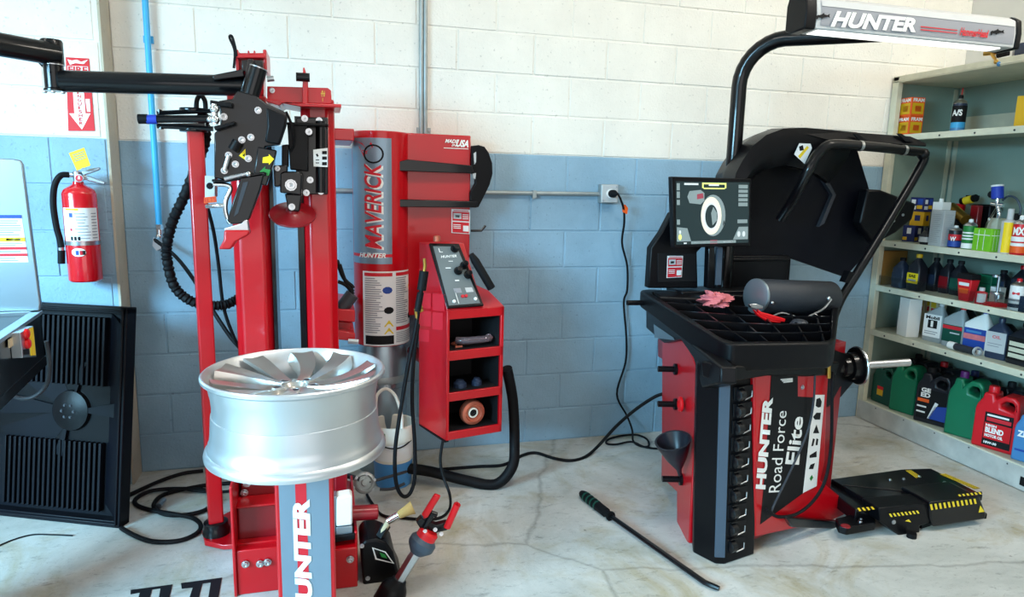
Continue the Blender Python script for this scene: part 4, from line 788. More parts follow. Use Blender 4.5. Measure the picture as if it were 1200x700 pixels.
pc = thing('power_cable', 'black power cord plugged into the wall outlet, hanging to the floor', 'cord', (ob_.x + .01, -0.07, zc))
m = MB(); m.lathe((ob_.x + 0.005, -0.0595, zc), (0.25, -1, 0), [(0.018, 0), (0.021, 0.006), (0.021, 0.03), (0.013, 0.045), (0.007, 0.06)], 16); obj('plug', m, rub, pc)
m = MB(); m.tube([V((ob_.x + 0.02, -0.115, zc + .002)), Y(727, 233, -.11), Y(731, 246, -.08), Y(731.5, 262, -.06), Y(729, 285, -.04), Y(735, 312, -.03), Y(735, 340, -.03), Y(731, 355, -.03), Y(734, 395, -.03), Y(733, 425, -.03), Y(723, 462, -.03), Y(735, 488, -.04), Z(741, 505, 0.06), Z(742, 517, .008), Z(750, 523, .007), Z(760, 523, .007), Z(758, 515, .012), Z(746, 510, .014), Z(728, 511, .012), Z(713, 515, .012), Z(711, 520, .008), Z(722, 521, .008), Z(740, 518, .02), Z(755, 524, .01), Z(770, 526, .007), Z(790, 526, .007)], 0.006, 8); obj('cable', m, rub, pc)
m = MB(); m.yp([(729.5, 240), (733, 240), (736, 244), (735, 251), (730.5, 249)], -0.085, 0.012); obj('tag', m, 'orange', pc)
cord('machine_cable', [Y(782, 461, -.62), Y(768, 465, -.58), Y(745, 480, -.52), Y(722, 500, -.45), Z(700, 524, .04), Z(685, 536, .008), Z(668, 540, .008), Z(648, 537, .008), Z(628, 531, .008), Z(612, 534, .008), Z(590, 545, .008), Z(560, 547, .008), Z(520, 550, .008), Z(490, 552, .008)], 0.0085, 'black cable curving along the floor between the two machines', 'cable')

# ================================================================== PARTS WASHER at the left edge
pw_ = thing('parts_washer', 'stainless parts washer basin with an upright lid and switch box', 'parts washer', (-0.75, -0.95, 0))
m = MB(); l0 = V((-0.478, -0.78, 0.968)); YW = -0.80
m.yp([(-60, 184), (16, 186.5), (23, 188), (26, 193), (47, 356), (46, 365), (-60, 368)], YW, 0.02); lid = obj('lid', m, 'stainless', pw_, bevel=0.004)
m = MB(); lq = yq(YW - .001, (-20, 308), (33.5, 307.5), (25, 252), (-20, 252)); lines_label(m, *lq, [(0, 1, 0, 1, 0)], None, (0, 0, 0)); rows = [(0.93, 1.0, 0, 1, 1), (0.44, 0.53, 0, 1, 2), (0.27, 0.33, 0, 1, 3), (0.13, 0.19, 0, 1, 3)]
for v0, v1, n in ((0.56, 0.9, 7), (0.34, 0.42, 2), (0.2, 0.26, 1), (0.02, 0.11, 2)): rows += text_rows(v0, v1, n, 0.38, 0.97, 4, rnd)
rows += [(0.46, 0.51, 0.55, 0.9, 4)]
lines_label(m, *lq, rows, None, (0, -.001, 0)); obj('label', m, ['label_white', 'print_blue', 'yellow', 'print_red', 'print_grey'], lid, recalc=False)
# basin: long trough running out of the frame, its right end in view
zr = Y(50, 367, -0.80).z; xe = Y(50, 367, -0.80).x
bl_, br_ = V((xe, -0.80, zr)), Y(50, 366, -0.80)
b0 = Y(48, 368, -0.80); b1 = Z(-4, 404, b0.z); dx_ = (b1 - b0); dl = dx_.length; dx_.normalize(); nx_ = V((-dx_.y, dx_.x, 0));
if nx_.x > 0: nx_ = -nx_
b1 = b0 + dx_ * 0.62; wdt = 0.5; dp = 0.16
def bas(mm, s0, s1, d0, d1, z0, z1): mm.obox(b0 + dx_ * s0 + nx_ * d0 + up * z0, dx_ * (s1 - s0), nx_ * (d1 - d0), up * (z1 - z0))
m = MB(); bas(m, 0, .62, 0, .02, -dp, 0); bas(m, 0, .62, wdt - .02, wdt, -dp, 0); bas(m, 0, .02, 0, wdt, -dp, 0); bas(m, .6, .62, 0, wdt, -dp, 0); bas(m, 0, .62, 0, wdt, -dp - .01, -dp)
basin = obj('basin', m, 'black_paint', pw_)
m = MB(); bas(m, 0, .62, -.006, .028, 0, .012); bas(m, 0, .62, wdt - .028, wdt, 0, .012); bas(m, 0, .028, 0, wdt, 0, .012); bas(m, .59, .62, 0, wdt, 0, .012); bas(m, .02, .6, .02, .022, -dp, 0); bas(m, .02, .6, .02, wdt - .02, -dp + .002, -dp + .004); bas(m, .02, .022, .02, wdt - .02, -dp, 0); obj('basin_rim', m, 'stainless', basin, bevel=0.003)
m = MB(); bas(m, -0.004, 0.62, -.003, 0.03, -.19, -.155); obj('bottom_rail', m, 'black_paint', basin)
m = MB(); dc = b0 + dx_ * .47 + nx_ * .30; m.lathe((dc.x, dc.y, 0), (0, 0, 1), [(.15, 0), (.15, .02), (.145, .025), (.145, .3), (.149, .305), (.149, .32), (.145, .325), (.145, b0.z - dp - .012)], 32); obj('drum', m, 'black_paint', pw_)
sb = MB(); s_o = b0 + dx_ * 0.02 - nx_ * 0.002
qs = [PL(a, bb, b0 - nx_ * 0.03, nx_) for a, bb in ((27, 419.5), (43, 418.5), (39, 382), (24, 390))]
sb.prism(qs, nx_ * 0.03); swb = obj('switch_box', sb, 'steel', pw_, bevel=0.002)
def SW(px, py, l): return PL(px, py, b0 - nx_ * (0.03 + l), nx_)
m = MB(); m.prism([SW(*p, .002) for p in ((37, 417), (42, 416.5), (39, 383.5), (35, 385.5))], nx_ * .002); obj('yellow_strip', m, 'yellow', swb)
for a, bb in ((29.5, 391.5), (31, 403)):
    m = MB(); m.lathe(SW(a, bb, 0), -nx_, [(0.017, 0), (0.016, 0.008), (0.010, 0.012), (0, 0.013)], 14); obj('switch', m, 'bright_red', swb)
m = MB(); m.prism([SW(*p, .002) for p in ((28.5, 416), (34.5, 415.5), (34, 409), (28, 410))], nx_ * .002); obj('warning_print', m, 'print_black', swb)
m = MB(); m.prism([PL(*p, b0 - nx_ * 0.008, nx_) for p in ((11.5, 408), (19.5, 402.5), (19, 393), (11, 398.5))], nx_ * .004); obj('paper_label', m, 'tan', pw_)
m = MB(); m.tube([Y(54, 400, -.7), Y(58, 425, -.68), Y(55, 450, -.66), Y(40, 465, -.66), Y(20, 466, -.66), Y(4, 452, -.66), Y(-8, 430, -.66)], 0.008, 8); obj('drain_hose', m, 'dark_grey', pw_)

# ================================================================== DARK FAN PANEL leaning on the pillar
f_bl, f_br = Z(-60, 598.5, 0.0), Z(140, 620, 0.0); f_tr = V((0, 0, 0))
def plane_fit(px, py):
    lo, hi = -0.7, -0.15
    return Y(px, py, -0.36)
f_tr = Y(148.5, 360.5, -0.46); e_u = (f_br - f_bl).normalized(); e_v = (f_tr - f_br); e_v = (e_v - e_u * e_v.dot(e_u)); fhgt = e_v.length; e_v.normalize(); e_n = e_u.cross(e_v).normalized()
if e_n.dot(CAM - f_br) < 0: e_n = -e_n
fw = 0.85; fo = f_br - e_u * fw
fn_ = thing('fan_panel', 'large dark navy plastic fan panel leaning on the wall under the extinguisher', 'fan panel', fo)
def fb_(mm, u0, u1, v0, v1, n0, n1): mm.obox(fo + e_u * u0 + e_v * v0 + e_n * n0, e_u * (u1 - u0), e_v * (v1 - v0), e_n * (n1 - n0))
m = MB(); fb_(m, 0.03, fw - .03, 0.03, fhgt - .03, -0.06, -0.05); obj('back_plate', m, 'navy_plastic', fn_)
m = MB()
for a in ((0, fw, 0, .03), (0, fw, fhgt - .03, fhgt), (0, .03, 0, fhgt), (fw - .03, fw, 0, fhgt)): fb_(m, a[0], a[1], a[2], a[3], -0.06, 0.0)
for a in ((0.012, fw - .012, .012, .022), (0.012, fw - .012, fhgt - .022, fhgt - .012), (fw - .022, fw - .012, .012, fhgt - .012)): fb_(m, *a, 0.0, 0.008)
frm = obj('frame', m, 'navy_plastic', fn_, bevel=0.004)
m = MB(); q = lambda u, v, n: fo + e_u * u + e_v * v + e_n * n
m.prism([q(fw - .03, .03, -.05), q(fw - .03, .03, -.012), q(fw - .11, .08, -.05)], e_v * (fhgt - .11)); obj('side_slope', m, 'navy_plastic', fn_)
for v0, v1, n in ((fhgt * 0.63, fhgt - .05, 20), (0.05, fhgt * 0.37, 20)):
    for k in range(n):
        m = MB(); u_ = fw - 0.125 - k * 0.024; fb_(m, u_ - .006, u_ + .006, v0, v1, -.05, -.024); obj('rib', m, 'navy_plastic', fn_, bevel=0.002)
hc = PL(80, 482, fo - e_n * 0.02, e_n)
m = MB(); m.lathe(hc - e_n * .03, e_n, [(0.09, 0), (0.085, 0.022), (0.06, 0.03), (0.02, 0.035), (0, 0.035)], 32); hub = obj('fan_hub', m, 'black_plastic', fn_)
for k in range(6): bolt(hub, hc + e_u * .028 * math.cos(k * 1.047) + e_v * .028 * math.sin(k * 1.047) + e_n * .002, e_n, 0.006, 'dark_grey')
for a, r0, r1, w in ((4, .08, .21, .03), (75, .08, .22, .012), (178, .08, .36, .05), (-105, .08, .2, .02), (135, .08, .34, .12), (215, .08, .34, .12)):
    d = e_u * math.cos(R(a)) + e_v * math.sin(R(a)); t = e_u * -math.sin(R(a)) + e_v * math.cos(R(a)); m = MB()
    m.prism([hc + d * r0 - t * w * .35 - e_n * .03, hc + d * r1 - t * w - e_n * .03, hc + d * r1 + t * w - e_n * .03, hc + d * r0 + t * w * .35 - e_n * .03], e_n * (0.02 if w < .06 else .006)); obj('blade' if w > .06 else 'strut', m, 'navy_plastic', fn_)
m = MB(); fb_(m, 0.08, fw - .1, fhgt * .37, fhgt * .63, -.052, -.045); obj('fan_recess', m, 'black_plastic', fn_)

# ================================================================== WHEEL BALANCER
PA, PC, PR = Z(812, 648, 0), Z(843, 664, 0), Z(884, 650, 0); FR_ = Z(985, 605, 0)
wbal = thing('wheel_balancer', 'black and red wheel balancer with monitor, weight tray, raised hood and light boom', 'wheel balancer', (2.4, -1.0, 0))
fd = (FR_ - PR); fd.z = 0; fd.normalize(); fnrm = V((fd.y, -fd.x, 0))
if fnrm.dot(CAM - PR) < 0: fnrm = -fnrm
def FP(px, py, l=0.0): return PL(px, py, PR + fnrm * l, fnrm)
def fpq(l, *p): return [FP(a, bb, l) for a, bb in p]
# red body: front face traced on its plane and pushed back
m = MB(); m.prism(fpq(0, (884, 436), (972, 430), (969, 480), (967, 540), (962, 563), (995, 590), (997, 606), (885, 630)), -fnrm * 0.08)
body = obj('front_panel', m, 'red_paint', wbal, bevel=0.008, seg=3)
ld = V((0.22, 0.85, 0)).normalized(); ln = V((-ld.y, ld.x, 0)); LP = V((1.985, -1.24, 0))
zstep = PL(793, 578, LP, ln).z
def SP(px, py, l=0.0): return PL(px, py, LP + ln * l, ln)
m = MB(); m.prism([SP(*p) for p in ((776, 398), (803, 398), (820, 440), (811, 560), (807, 637), (793, 630), (793, 577), (775, 560))], -ln * 0.10)
bs = obj('side_panel', m, 'red_paint', wbal, bevel=0.006)
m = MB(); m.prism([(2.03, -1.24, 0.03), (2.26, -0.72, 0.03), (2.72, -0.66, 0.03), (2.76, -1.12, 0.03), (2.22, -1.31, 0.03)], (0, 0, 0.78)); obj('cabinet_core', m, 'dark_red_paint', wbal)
# pillar
m = MB(); pc_ = 0.02
pin = (PC + (PR - PC) * 0.14, PC + (PA - PC) * 0.16)
m.prism([PA, pin[1], pin[0], PR, PR + V((-0.03, 0.2, 0)), PA + V((0.05, 0.1, 0))], (-0.042, 0, 0.80)); pil = obj('pillar', m, 'black_plastic', wbal, bevel=0.006)
pf = (PR - PC); pf.normalize(); pnn = V((pf.y, -pf.x, 0))
if pnn.dot(CAM - PC) < 0: pnn = -pnn
def PP(px, py, l=0.0): return PL(px, py, PC + pnn * l, pnn)
shx = V((-0.042 / .8, 0, 1)); m = MB(); m.prism([pin[0] + shx * 0.03 + pnn * .001, pin[1] + shx * 0.03 - V((.001, .001, 0)), pin[1] + shx * 0.76 - V((.001, .001, 0)), pin[0] + shx * 0.76 + pnn * .001], -pnn * 0.004); obj('corner_strip', m, 'pillar_grey', pil)
for k in range(10):
    yk = 462 + k * 19.8; xs = 870 - k * 1.05; h = 7.5
    m = MB(); m.use(0).prism([PP(xs - 9, yk - h, .0015), PP(xs + 12.5, yk - h - 3.5, .0015), PP(xs + 12.5, yk + h - 4, .0015), PP(xs - 9, yk + h, .0015)], -pnn * 0.004)
    pk = obj('weight_pocket', m, 'print_black', pil)
    m = MB(); m.lathe(PP(xs - 7, yk + 1.5, 0.004), pf, [(.016, 0), (.024, .004), (.024, .03), (.016, .034)], 14); m.tube([PP(xs - 5, yk - 7, .008), PP(xs + 3, yk - 9, .008)], 0.004, 6, smooth=False); obj('weight', m, 'black_paint', pk)
    m = MB(); m.tube([PP(xs + 2.5, yk + 6.8, .008), PP(xs + 11, yk + 2.8, .008), PP(xs + 11.5, yk - 4, .008)], 0.0026, 6, smooth=False); obj('wire_clip', m, 'steel', pk)
# decals on the front face
m = MB(); m.prism(fpq(0.0015, (904, 439), (935, 440), (935, 465), (954, 466), (941.5, 578), (891, 615), (896, 560)), -fnrm * 0.001); dk = obj('black_decal', m, 'print_black', body)
m = MB(); m.prism(fpq(0.002, (954, 463), (966.5, 463), (957, 570), (941, 578)), -fnrm * 0.001); wd = obj('white_decal', m, 'label_white', body)
text('lettering', 'HUNTER', fpq(0.004, (897, 574), (906, 466), (894.5, 464.5), (885.5, 573)), 'white', body, bold=0.05)
text('lettering', 'Road Force', fpq(0.004, (914.4, 577), (922, 482), (910.5, 481.5), (900.8, 577.5)), 'white', dk)
text('lettering', 'Elite', fpq(0.004, (936.5, 545), (941.5, 489), (928.5, 487.5), (920, 544)), 'white', dk, bold=0.025)
m = MB()
for dy in (0, 1.6, 3.2): m.prism(fpq(0.003, (915 + dy, 444.5 + dy), (929, 443.3 + dy), (929, 444.6 + dy), (915 + dy, 445.8 + dy)), -fnrm * .001)
obj('small_print', m, 'white', dk)
for kk, q in enumerate((((956, 476), (957, 468), (961, 466.5), (963, 471), (962, 477), (959, 478)), ((953, 489), (957, 484), (962, 484), (961, 492), (955, 492)), ((953, 508), (957, 498), (960, 508)), ((951, 523), (953, 514), (955, 515), (953, 523)), ((956, 522), (957, 514), (959, 515), (958, 522)), ((949, 534), (957, 529), (957, 536), (949, 537)), ((948, 550), (950, 545), (955, 543), (953, 550)), ((949, 561), (951.5, 557), (953, 560), (950.5, 564)))):
    m = MB(); m.prism(fpq(0.0032, *q), -fnrm * .001); obj('icon', m, 'print_green' if kk == 7 else 'print_black', wd)
bolt(body, FP(940, 454, .001), fnrm, 0.008)
# pegs on the left side, red ring, hanging black cone
for a, bb in ((789, 433), (789, 474), (795, 562)):
    m = MB(); p0 = SP(a + 4, bb, 0.0); m.cyl(p0, p0 + ln * 0.012, 0.026, 16); m.cyl(p0, p0 + ln * 0.085, 0.0135, 14); obj('peg', m, 'black_plastic', bs)
p0 = SP(799, 474, 0.012); m = MB(); m.lathe(p0, ln, [(0.032, 0), (0.034, 0.006), (0.032, 0.012), (0.016, 0.016), (0.016, 0.0)], 20, caps=False); obj('red_ring', m, 'bright_red', bs)
fcn = thing('plastic_cone', 'black plastic cone hanging on a peg at the red balancer side', 'cone', SP(790, 530, .06))
tip, mouth = SP(797, 557, 0.03), SP(789, 519, 0.075)
m = MB(); m.lathe(tip, mouth - tip, [(0.008, 0.0), (0.012, 0.03), (0.045, 0.09), (0.072, (mouth - tip).length), (0.075, (mouth - tip).length + .012), (0.067, (mouth - tip).length + .012), (0.03, 0.09), (0, .06)], 28); obj('shell', m, 'jug_black', fcn)
m = MB(); m.cyl(Y(735, 355, -.62), Y(766, 355, -.62), 0.0125, 14); obj('peg', m, 'black_plastic', wbal)
m = MB(); m.prism([SP(*p, -.02) for p in ((771, 397), (782, 397), (782, 425), (771, 418))], -ln * .06); obj('side_bracket', m, 'dark_red_paint', wbal, bevel=.003)
# weight tray
T = [Y(745, 338, -0.55), Y(852, 404, -1.44), Y(979, 402, -1.42), Y(985, 350, -0.75)]
def tp(u, v, dz=0.0):    # u along left->right, v back->front
    a = T[0] * (1 - v) + T[1] * v; b = T[3] * (1 - v) + T[2] * v; return a * (1 - u) + b * u + up * dz
m = MB(); n = 40; outer = []
def ring(o):
    pts = [];  k = 0.09
    for (u, v, du, dv) in ((0, 0, 0, 1), (0, 1, 1, 0), (1, 1, 0, -1), (1, 0, -1, 0)):
        uu = u + (o if u == 0 else -o); vv = v + (o if v == 0 else -o)
        for t in (-1, -0.6, -.25, .25, .6, 1):
            r = k * 0.9; 
            if t < 0: d = (-(du) * 0, 0)
            # rounded corner: blend from previous side to next side
            ang = (t + 1) / 2 * math.pi / 2
            prev = {(0, 0): (1, 0), (0, 1): (0, -1), (1, 1): (-1, 0), (1, 0): (0, 1)}[(u, v)]
            cx2 = uu + (prev[0] + du) * r; cy2 = vv + (prev[1] + dv) * r
            pts.append((cx2 - du * r * math.cos(ang) * 1 - prev[0] * r * math.sin(ang), cy2 - dv * r * math.cos(ang) - prev[1] * r * math.sin(ang)))
    return pts
ro, ri = ring(0.0), ring(0.045); cnt = len(ro)
hh = lambda v: -0.075 - 0.03 * v
vs = [tp(u, v, hh(v)) for u, v in ro] + [tp(u, v) for u, v in ro] + [tp(u, v) for u, v in ri] + [tp(u, v, -0.06) for u, v in ri]
m.add(vs, [(r_ * cnt + i, r_ * cnt + (i + 1) % cnt, (r_ + 1) * cnt + (i + 1) % cnt, (r_ + 1) * cnt + i) for r_ in range(3) for i in range(cnt)] + [tuple(range(cnt - 1, -1, -1)), tuple(3 * cnt + i for i in range(cnt))])
tray = obj('weight_tray', m, 'black_plastic', wbal, bevel=0.012, seg=3, ang=50)
for k, v in enumerate((0.28, 0.44, 0.60, 0.76)):
    m = MB(); P_ = [(u, v + 0.05 * math.sin(u * 3.1) * (1 if k else .4)) for u in [0.05 + 0.9 * i / 14 for i in range(15)]]
    t_ = 0.008; vs = []
    for u, w in P_: vs += [tp(u, w - t_, -0.06), tp(u, w - t_, -0.004), tp(u, w + t_, -0.004), tp(u, w + t_, -0.06)]
    m.add(vs, [(i * 4 + j, i * 4 + (j + 1) % 4, (i + 1) * 4 + (j + 1) % 4, (i + 1) * 4 + j) for i in range(14) for j in range(4)] + [(0, 1, 2, 3), tuple(56 + j for j in range(4))]); obj('divider', m, 'black_paint', tray)
for u in (0.2, 0.37, 0.54, 0.71, 0.86):
    m = MB(); m.hexa([tp(u - .006, .18, -.06), tp(u + .006, .18, -.06), tp(u + .046, .92, -.06), tp(u + .034, .92, -.06)], [tp(u - .006, .18, -.01), tp(u + .006, .18, -.01), tp(u + .046, .92, -.01), tp(u + .034, .92, -.01)]); obj('divider', m, 'black_paint', tray)
m = MB(); m.hexa([tp(.06, .05, -.06), tp(.34, .05, -.06), tp(.34, .17, -.06), tp(.06, .17, -.06)], [tp(.06, .05, .0), tp(.34, .05, .0), tp(.34, .17, .0), tp(.06, .17, .0)]); obj('back_ledge', m, 'black_plastic', tray, bevel=0.01)
# apron under the tray
m = MB(); m.prism([SP(*p, 0.03) for p in ((757, 360), (844, 430), (844, 450), (822, 455), (812, 420), (797, 398), (777, 402), (757, 385))], -ln * 0.06); obj('tray_bracket', m, 'black_plastic', wbal, bevel=0.008)
m = MB(); m.prism([SP(*p, 0.034) for p in ((766, 380), (789, 396), (790, 399), (767, 396))], -ln * 0.003); obj('bracket_plate', m, 'stainless', wbal)
m = MB(); m.prism(fpq(0.02, (846, 430), (985, 425), (980, 440), (946, 442), (900, 441), (848, 450)), -fnrm * 0.10); obj('tray_apron', m, 'black_plastic', wbal, bevel=0.008)
# back panel with sticker and monitor
yB = -0.62
m = MB(); m.yp([(788, 249), (776, 272), (763, 291), (760, 338), (818, 338), (817, 296), (824, 289), (824, 249)], yB, 0.05); bp = obj('back_panel', m, 'black_plastic', wbal, bevel=0.006)
m = MB(); m.yp([(771, 297), (816, 297), (816, 330), (771, 331)], yB - .004, 0.005); obj('inset', m, 'print_black', bp, bevel=0.002)
FN = V((0, -1, 0)); info_sticker(bp, yq(yB - .0065, (781, 326), (799, 325), (800.5, 300), (782, 300)))
m = MB(); m.box(Y(846, 300, -.55).x, Y(925, 300, -.55).x, -0.55, -0.45, 0.80, Y(850, 300, -.55).z); m.yp([(845, 303), (928, 302), (924, 306), (848, 307)], -.56, .02); obj('rear_box', m, 'black_plastic', wbal, bevel=0.006)
m = MB(); m.box(2.2, 2.75, -0.66, -0.5, 0.80, 0.97); obj('rear_beam', m, 'black_plastic', wbal, bevel=0.006)
m = MB(); yM = -0.74; m.yp([(831, 286), (838, 286), (838, 338), (829, 338)], yM + .05, 0.04); m.cyl(Y(836, 260, yM + .02), Y(836, 260, yM + .06), 0.05); st = obj('monitor_stand', m, 'black_paint', wbal, bevel=0.004)
m = MB(); m.yp([(841, 290), (847, 290), (845, 334), (838, 334)], yM + .05, 0.02); obj('stand_trim', m, 'pillar_grey', st)
mon = MB(); mon.yp([(787, 207), (881, 209.5), (879.5, 288.5), (789.5, 291)], yM, 0.035); mono = obj('monitor', mon, 'black_plastic', wbal, bevel=0.004)
sc_q = [(792.5, 287), (877, 284.5), (878, 214), (792, 212.5)]
m = MB(); m.yp(sc_q, yM - .001, 0.002); scr = obj('screen', m, 'screen_dark', mono)
bl, br, tr, tl = [Y(a, bb, yM - .0015) for a, bb in sc_q]
def S(u, v, l=0.0): return (bl * (1 - u) + br * u) * (1 - v) + (tl * (1 - u) + tr * u) * v + V((0, -l, 0))
m = MB(); m.use(0)
for (u0, u1, v0, v1, mi) in ((0.01, .05, .86, .97, 0), (.01, .05, .74, .84, 0), (.01, .05, .63, .71, 0), (.01, .05, .32, .40, 0), (.85, .98, .9, .96, 0), (.85, .98, .83, .88, 0), (.85, .98, .76, .81, 0), (.85, .98, .69, .74, 0), (.85, .98, .61, .67, 0), (.84, .98, .33, .39, 0), (.11, .3, .945, .975, 2), (.35, .68, .96, .985, 3), (.35, .37, .9, .96, 3), (.66, .68, .9, .96, 3), (.37, .66, .885, .905, 3), (.44, .58, .935, .96, 2), (.2, .82, .005, .05, 0), (.46, .56, .0, .06, 1), (.24, .4, .015, .04, 2), (.64, .78, .015, .04, 2), (.1, .14, .01, .03, 2)):
    m.use(mi).face([S(u0, v0, .001), S(u1, v0, .001), S(u1, v1, .001), S(u0, v1, .001)])
for pts in ([(.01, .05), (.2, .05), (.15, .26), (.01, .28)], [(.78, .06), (.99, .06), (.99, .27), (.86, .27)]): m.use(0).face([S(*p, .0008) for p in pts])
for (cu, cv_, r_, mi) in ((.05, .12, .022, 3), (.86, .15, .022, 2), (.93, .15, .022, 2), (.05, .2, .014, 2)): m.use(mi).face([S(cu + r_ * math.cos(t * .52), cv_ + r_ * 2.2 * math.sin(t * .52), .0014) for t in range(12)])
obj('screen_icons', m, ['screen_grey', 'screen_red', 'label_white', 'screen_yellow'], scr, recalc=False)
m = MB(); E_ = lambda cu, cv_, ru, rv, n=28: [(cu + ru * math.cos(2 * math.pi * k / n), cv_ + rv * math.sin(2 * math.pi * k / n)) for k in range(n)]
m.use(1).face([S(*p, .0016) for p in E_(.50, .46, .17, .335)]); m.use(0).face([S(*p, .0019) for p in E_(.475, .455, .14, .305)]); m.use(2).face([S(*p, .0022) for p in E_(.47, .45, .105, .225)]); m.use(3).face([S(*p, .0025) for p in E_(.475, .445, .085, .19)])
m.use(1).face([S(u, v, .0028) for u, v in ((.49, .3), (.55, .38), (.55, .5), (.5, .6), (.47, .5))])
m.use(1).face([S(u, v, .0012) for u, v in ((.18, .66), (.33, .64), (.38, .7), (.38, .82), (.33, .87), (.18, .85), (.15, .76))]); m.use(4).face([S(u, v, .0014) for u, v in ((.28, .72), (.37, .74), (.36, .82), (.28, .8))])
obj('tyre_image', m, ['screen_tyre', 'screen_grey', 'white', 'screen_dark', 'screen_red'], scr, recalc=False)
# boom and overhead light
yP = -0.55
bx = Y(854, 260, yP).x; be = Y(1030, 46, -1.02)
m = MB(); zt_ = Y(955, 45, -0.84).z + .02
top = V((bx, yP, zt_ - 0.20)); dirh = (V((be.x, be.y, 0)) - V((bx, yP, 0))).normalized()
arcp = [top + dirh * (0.2 - 0.2 * math.cos(t)) + up * (0.2 * math.sin(t)) for t in [k * math.pi / 16 for k in range(9)]]
m.tube([V((bx, yP, 0.8)), V((bx, yP, 1.5))] + arcp + [V((be.x, be.y, zt_ - 0.02)) - dirh * .0, V((be.x, be.y, zt_ - .02)) + dirh * 0.06], 0.036, 18, smooth=False); boom = obj('boom_pole', m, 'black_paint', wbal)
yA = -1.12; qa = [(929, 0), (945, 0), (945, 40), (929, 34)]
LA, LB = Y(938, 18, yA), Y(1180, 43, yA); lax = (LB - LA).normalized()
m = MB(); hy = 0.065
cross_ = [(-0.055, -0.058), (-0.058, 0.0), (-0.05, 0.052), (-0.02, 0.07), (0.05, 0.07), (0.06, 0.04), (0.06, -0.05), (0.03, -0.062)]  # (y, z)
sec = lambda p, s=1.0: [p + V((0, a * s, bb * s)) for a, bb in cross_]
m.prism(sec(LA + lax * 0.03), lax * ((LB - LA).length - 0.05)); lbar = obj('light_bar', m, 'light_grey', boom, bevel=0.004)
for p, w in ((LA - lax * 0.02, 0.05), (LB - lax * 0.02, 0.03)):
    m = MB(); m.prism(sec(p, 1.06), lax * w); obj('end_cap', m, 'black_plastic', lbar, bevel=0.006)
m = MB(); a_, b_ = LA + lax * 0.05, LB - lax * 0.08; m.hexa([a_ + V((0, -.045, -.064)), b_ + V((0, -.045, -.064)), b_ + V((0, .02, -.064)), a_ + V((0, .02, -.064))], [a_ + V((0, -.045, -.056)), b_ + V((0, -.045, -.056)), b_ + V((0, .02, -.056)), a_ + V((0, .02, -.056))]); obj('lamp_tube', m, 'lamp_glow', lbar)
yf = LA.y - 0.0595
def lf(px, py): return Y(px, py, yf)
m = MB(); f0, f1 = LA + lax * 0.05, LB - lax * 0.03; m.add([f0 + V((0, -.0575, -.045)), f1 + V((0, -.0575, -.045)), f1 + V((0, -.0595, .0)), f0 + V((0, -.0595, .0)), f1 + V((0, -.0525, .05)), f0 + V((0, -.0525, .05))], [(0, 1, 2, 3), (3, 2, 4, 5)]); obj('face_panel', m, 'print_grey', lbar, recalc=False)
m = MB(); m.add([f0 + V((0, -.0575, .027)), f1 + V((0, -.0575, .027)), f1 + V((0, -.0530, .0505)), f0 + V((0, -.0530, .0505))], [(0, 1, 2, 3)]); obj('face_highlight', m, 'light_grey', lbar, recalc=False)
text('lettering', 'HUNTER', yq(yf - .003, (973, 31.5), (1073, 38), (1076, 21.5), (979, 12.5)), 'white', lbar, shear=0.12, bold=0.045)
text('lettering', 'HammerHead', yq(yf - .003, (1124.5, 41.5), (1157, 44.5), (1159, 35.5), (1127, 32)), 'print_red', lbar, bold=0.03)
m = MB()
for d in (0, 3.5): m.add(yq(yf - .002, (1079, 30.5 + d), (1122, 35 + d), (1122, 36 + d), (1079, 31.8 + d)), [(0, 1, 2, 3)])
obj('red_pinstripe', m, 'print_red', lbar, recalc=False)
for ox, oy in ((956, 19), (1160, 37.5)):
    sh = [(0, 0), (2.2, -1.5), (3.5, -1), (7, -2.2), (9, -4), (9.6, -2), (13, -1), (16, -2.6), (15.2, -0.2), (16.2, 2), (13, .8), (8, 2.2), (6, 3.6), (5.8, 2.2), (2.5, 1.8), (1.2, 4.2), (.2, 3.6)]
    m = MB(); m.face([lf(ox + a, oy + bb) + V((0, -.003, 0)) for a, bb in sh]); obj('shark_emblem', m, 'print_black', lbar)
# hood
oa = [(857, 250), (858, 225), (863, 203), (871, 188), (882, 172), (898, 159), (918, 151.5), (944, 150.5), (972, 153), (1004, 156)]
ia = [(880, 255), (876, 232), (878, 214), (886, 204), (896, 199), (908, 195), (922, 193), (940, 197), (958, 204), (972, 214)]
yh0, yh1 = -0.69, -0.46
m = MB(); n = 5; vs = []
OA, IA = [Y(a, bb, yh0) for a, bb in oa], [Y(a, bb, yh0 + .02) for a, bb in ia]
back = [p + V((0.03, 0.22, -0.01)) for p in OA]
for a, i_, b2 in zip(OA, IA, back):
    mid = a * .5 + i_ * .5 + V((0, -0.03, 0)); vs += [i_ + V((0, .03, 0)), i_, mid, a, a * .5 + b2 * .5 + V((0, 0, .012)), b2]
k6 = 6; m.add(vs, [(i * k6 + j, i * k6 + j + 1, (i + 1) * k6 + j + 1, (i + 1) * k6 + j) for i in range(len(OA) - 1) for j in range(k6 - 1)])
hood = obj('hood', m, 'black_plastic', wbal, solid=0.008, ang=60)
m = MB(); m.yp([(861, 215), (871, 188), (898, 160), (930, 152), (968, 153), (1002, 166), (1019, 222), (1026, 286), (991, 325), (927, 303), (925, 330), (845, 332), (845, 292)], -0.52, 0.03); obj('hood_inner', m, 'navy_plastic', hood, bevel=0.004)
m = MB(); m.prism([Y(925, 153, -.69), Y(972, 153, -.69), Y(1068, 160, -.71), Y(1086, 168, -.72), Y(1086, 172, -.72), Y(975, 166, -.72)], (0.02, 0.22, 0.02)); obj('hood_top', m, 'black_plastic', hood, bevel=0.006)
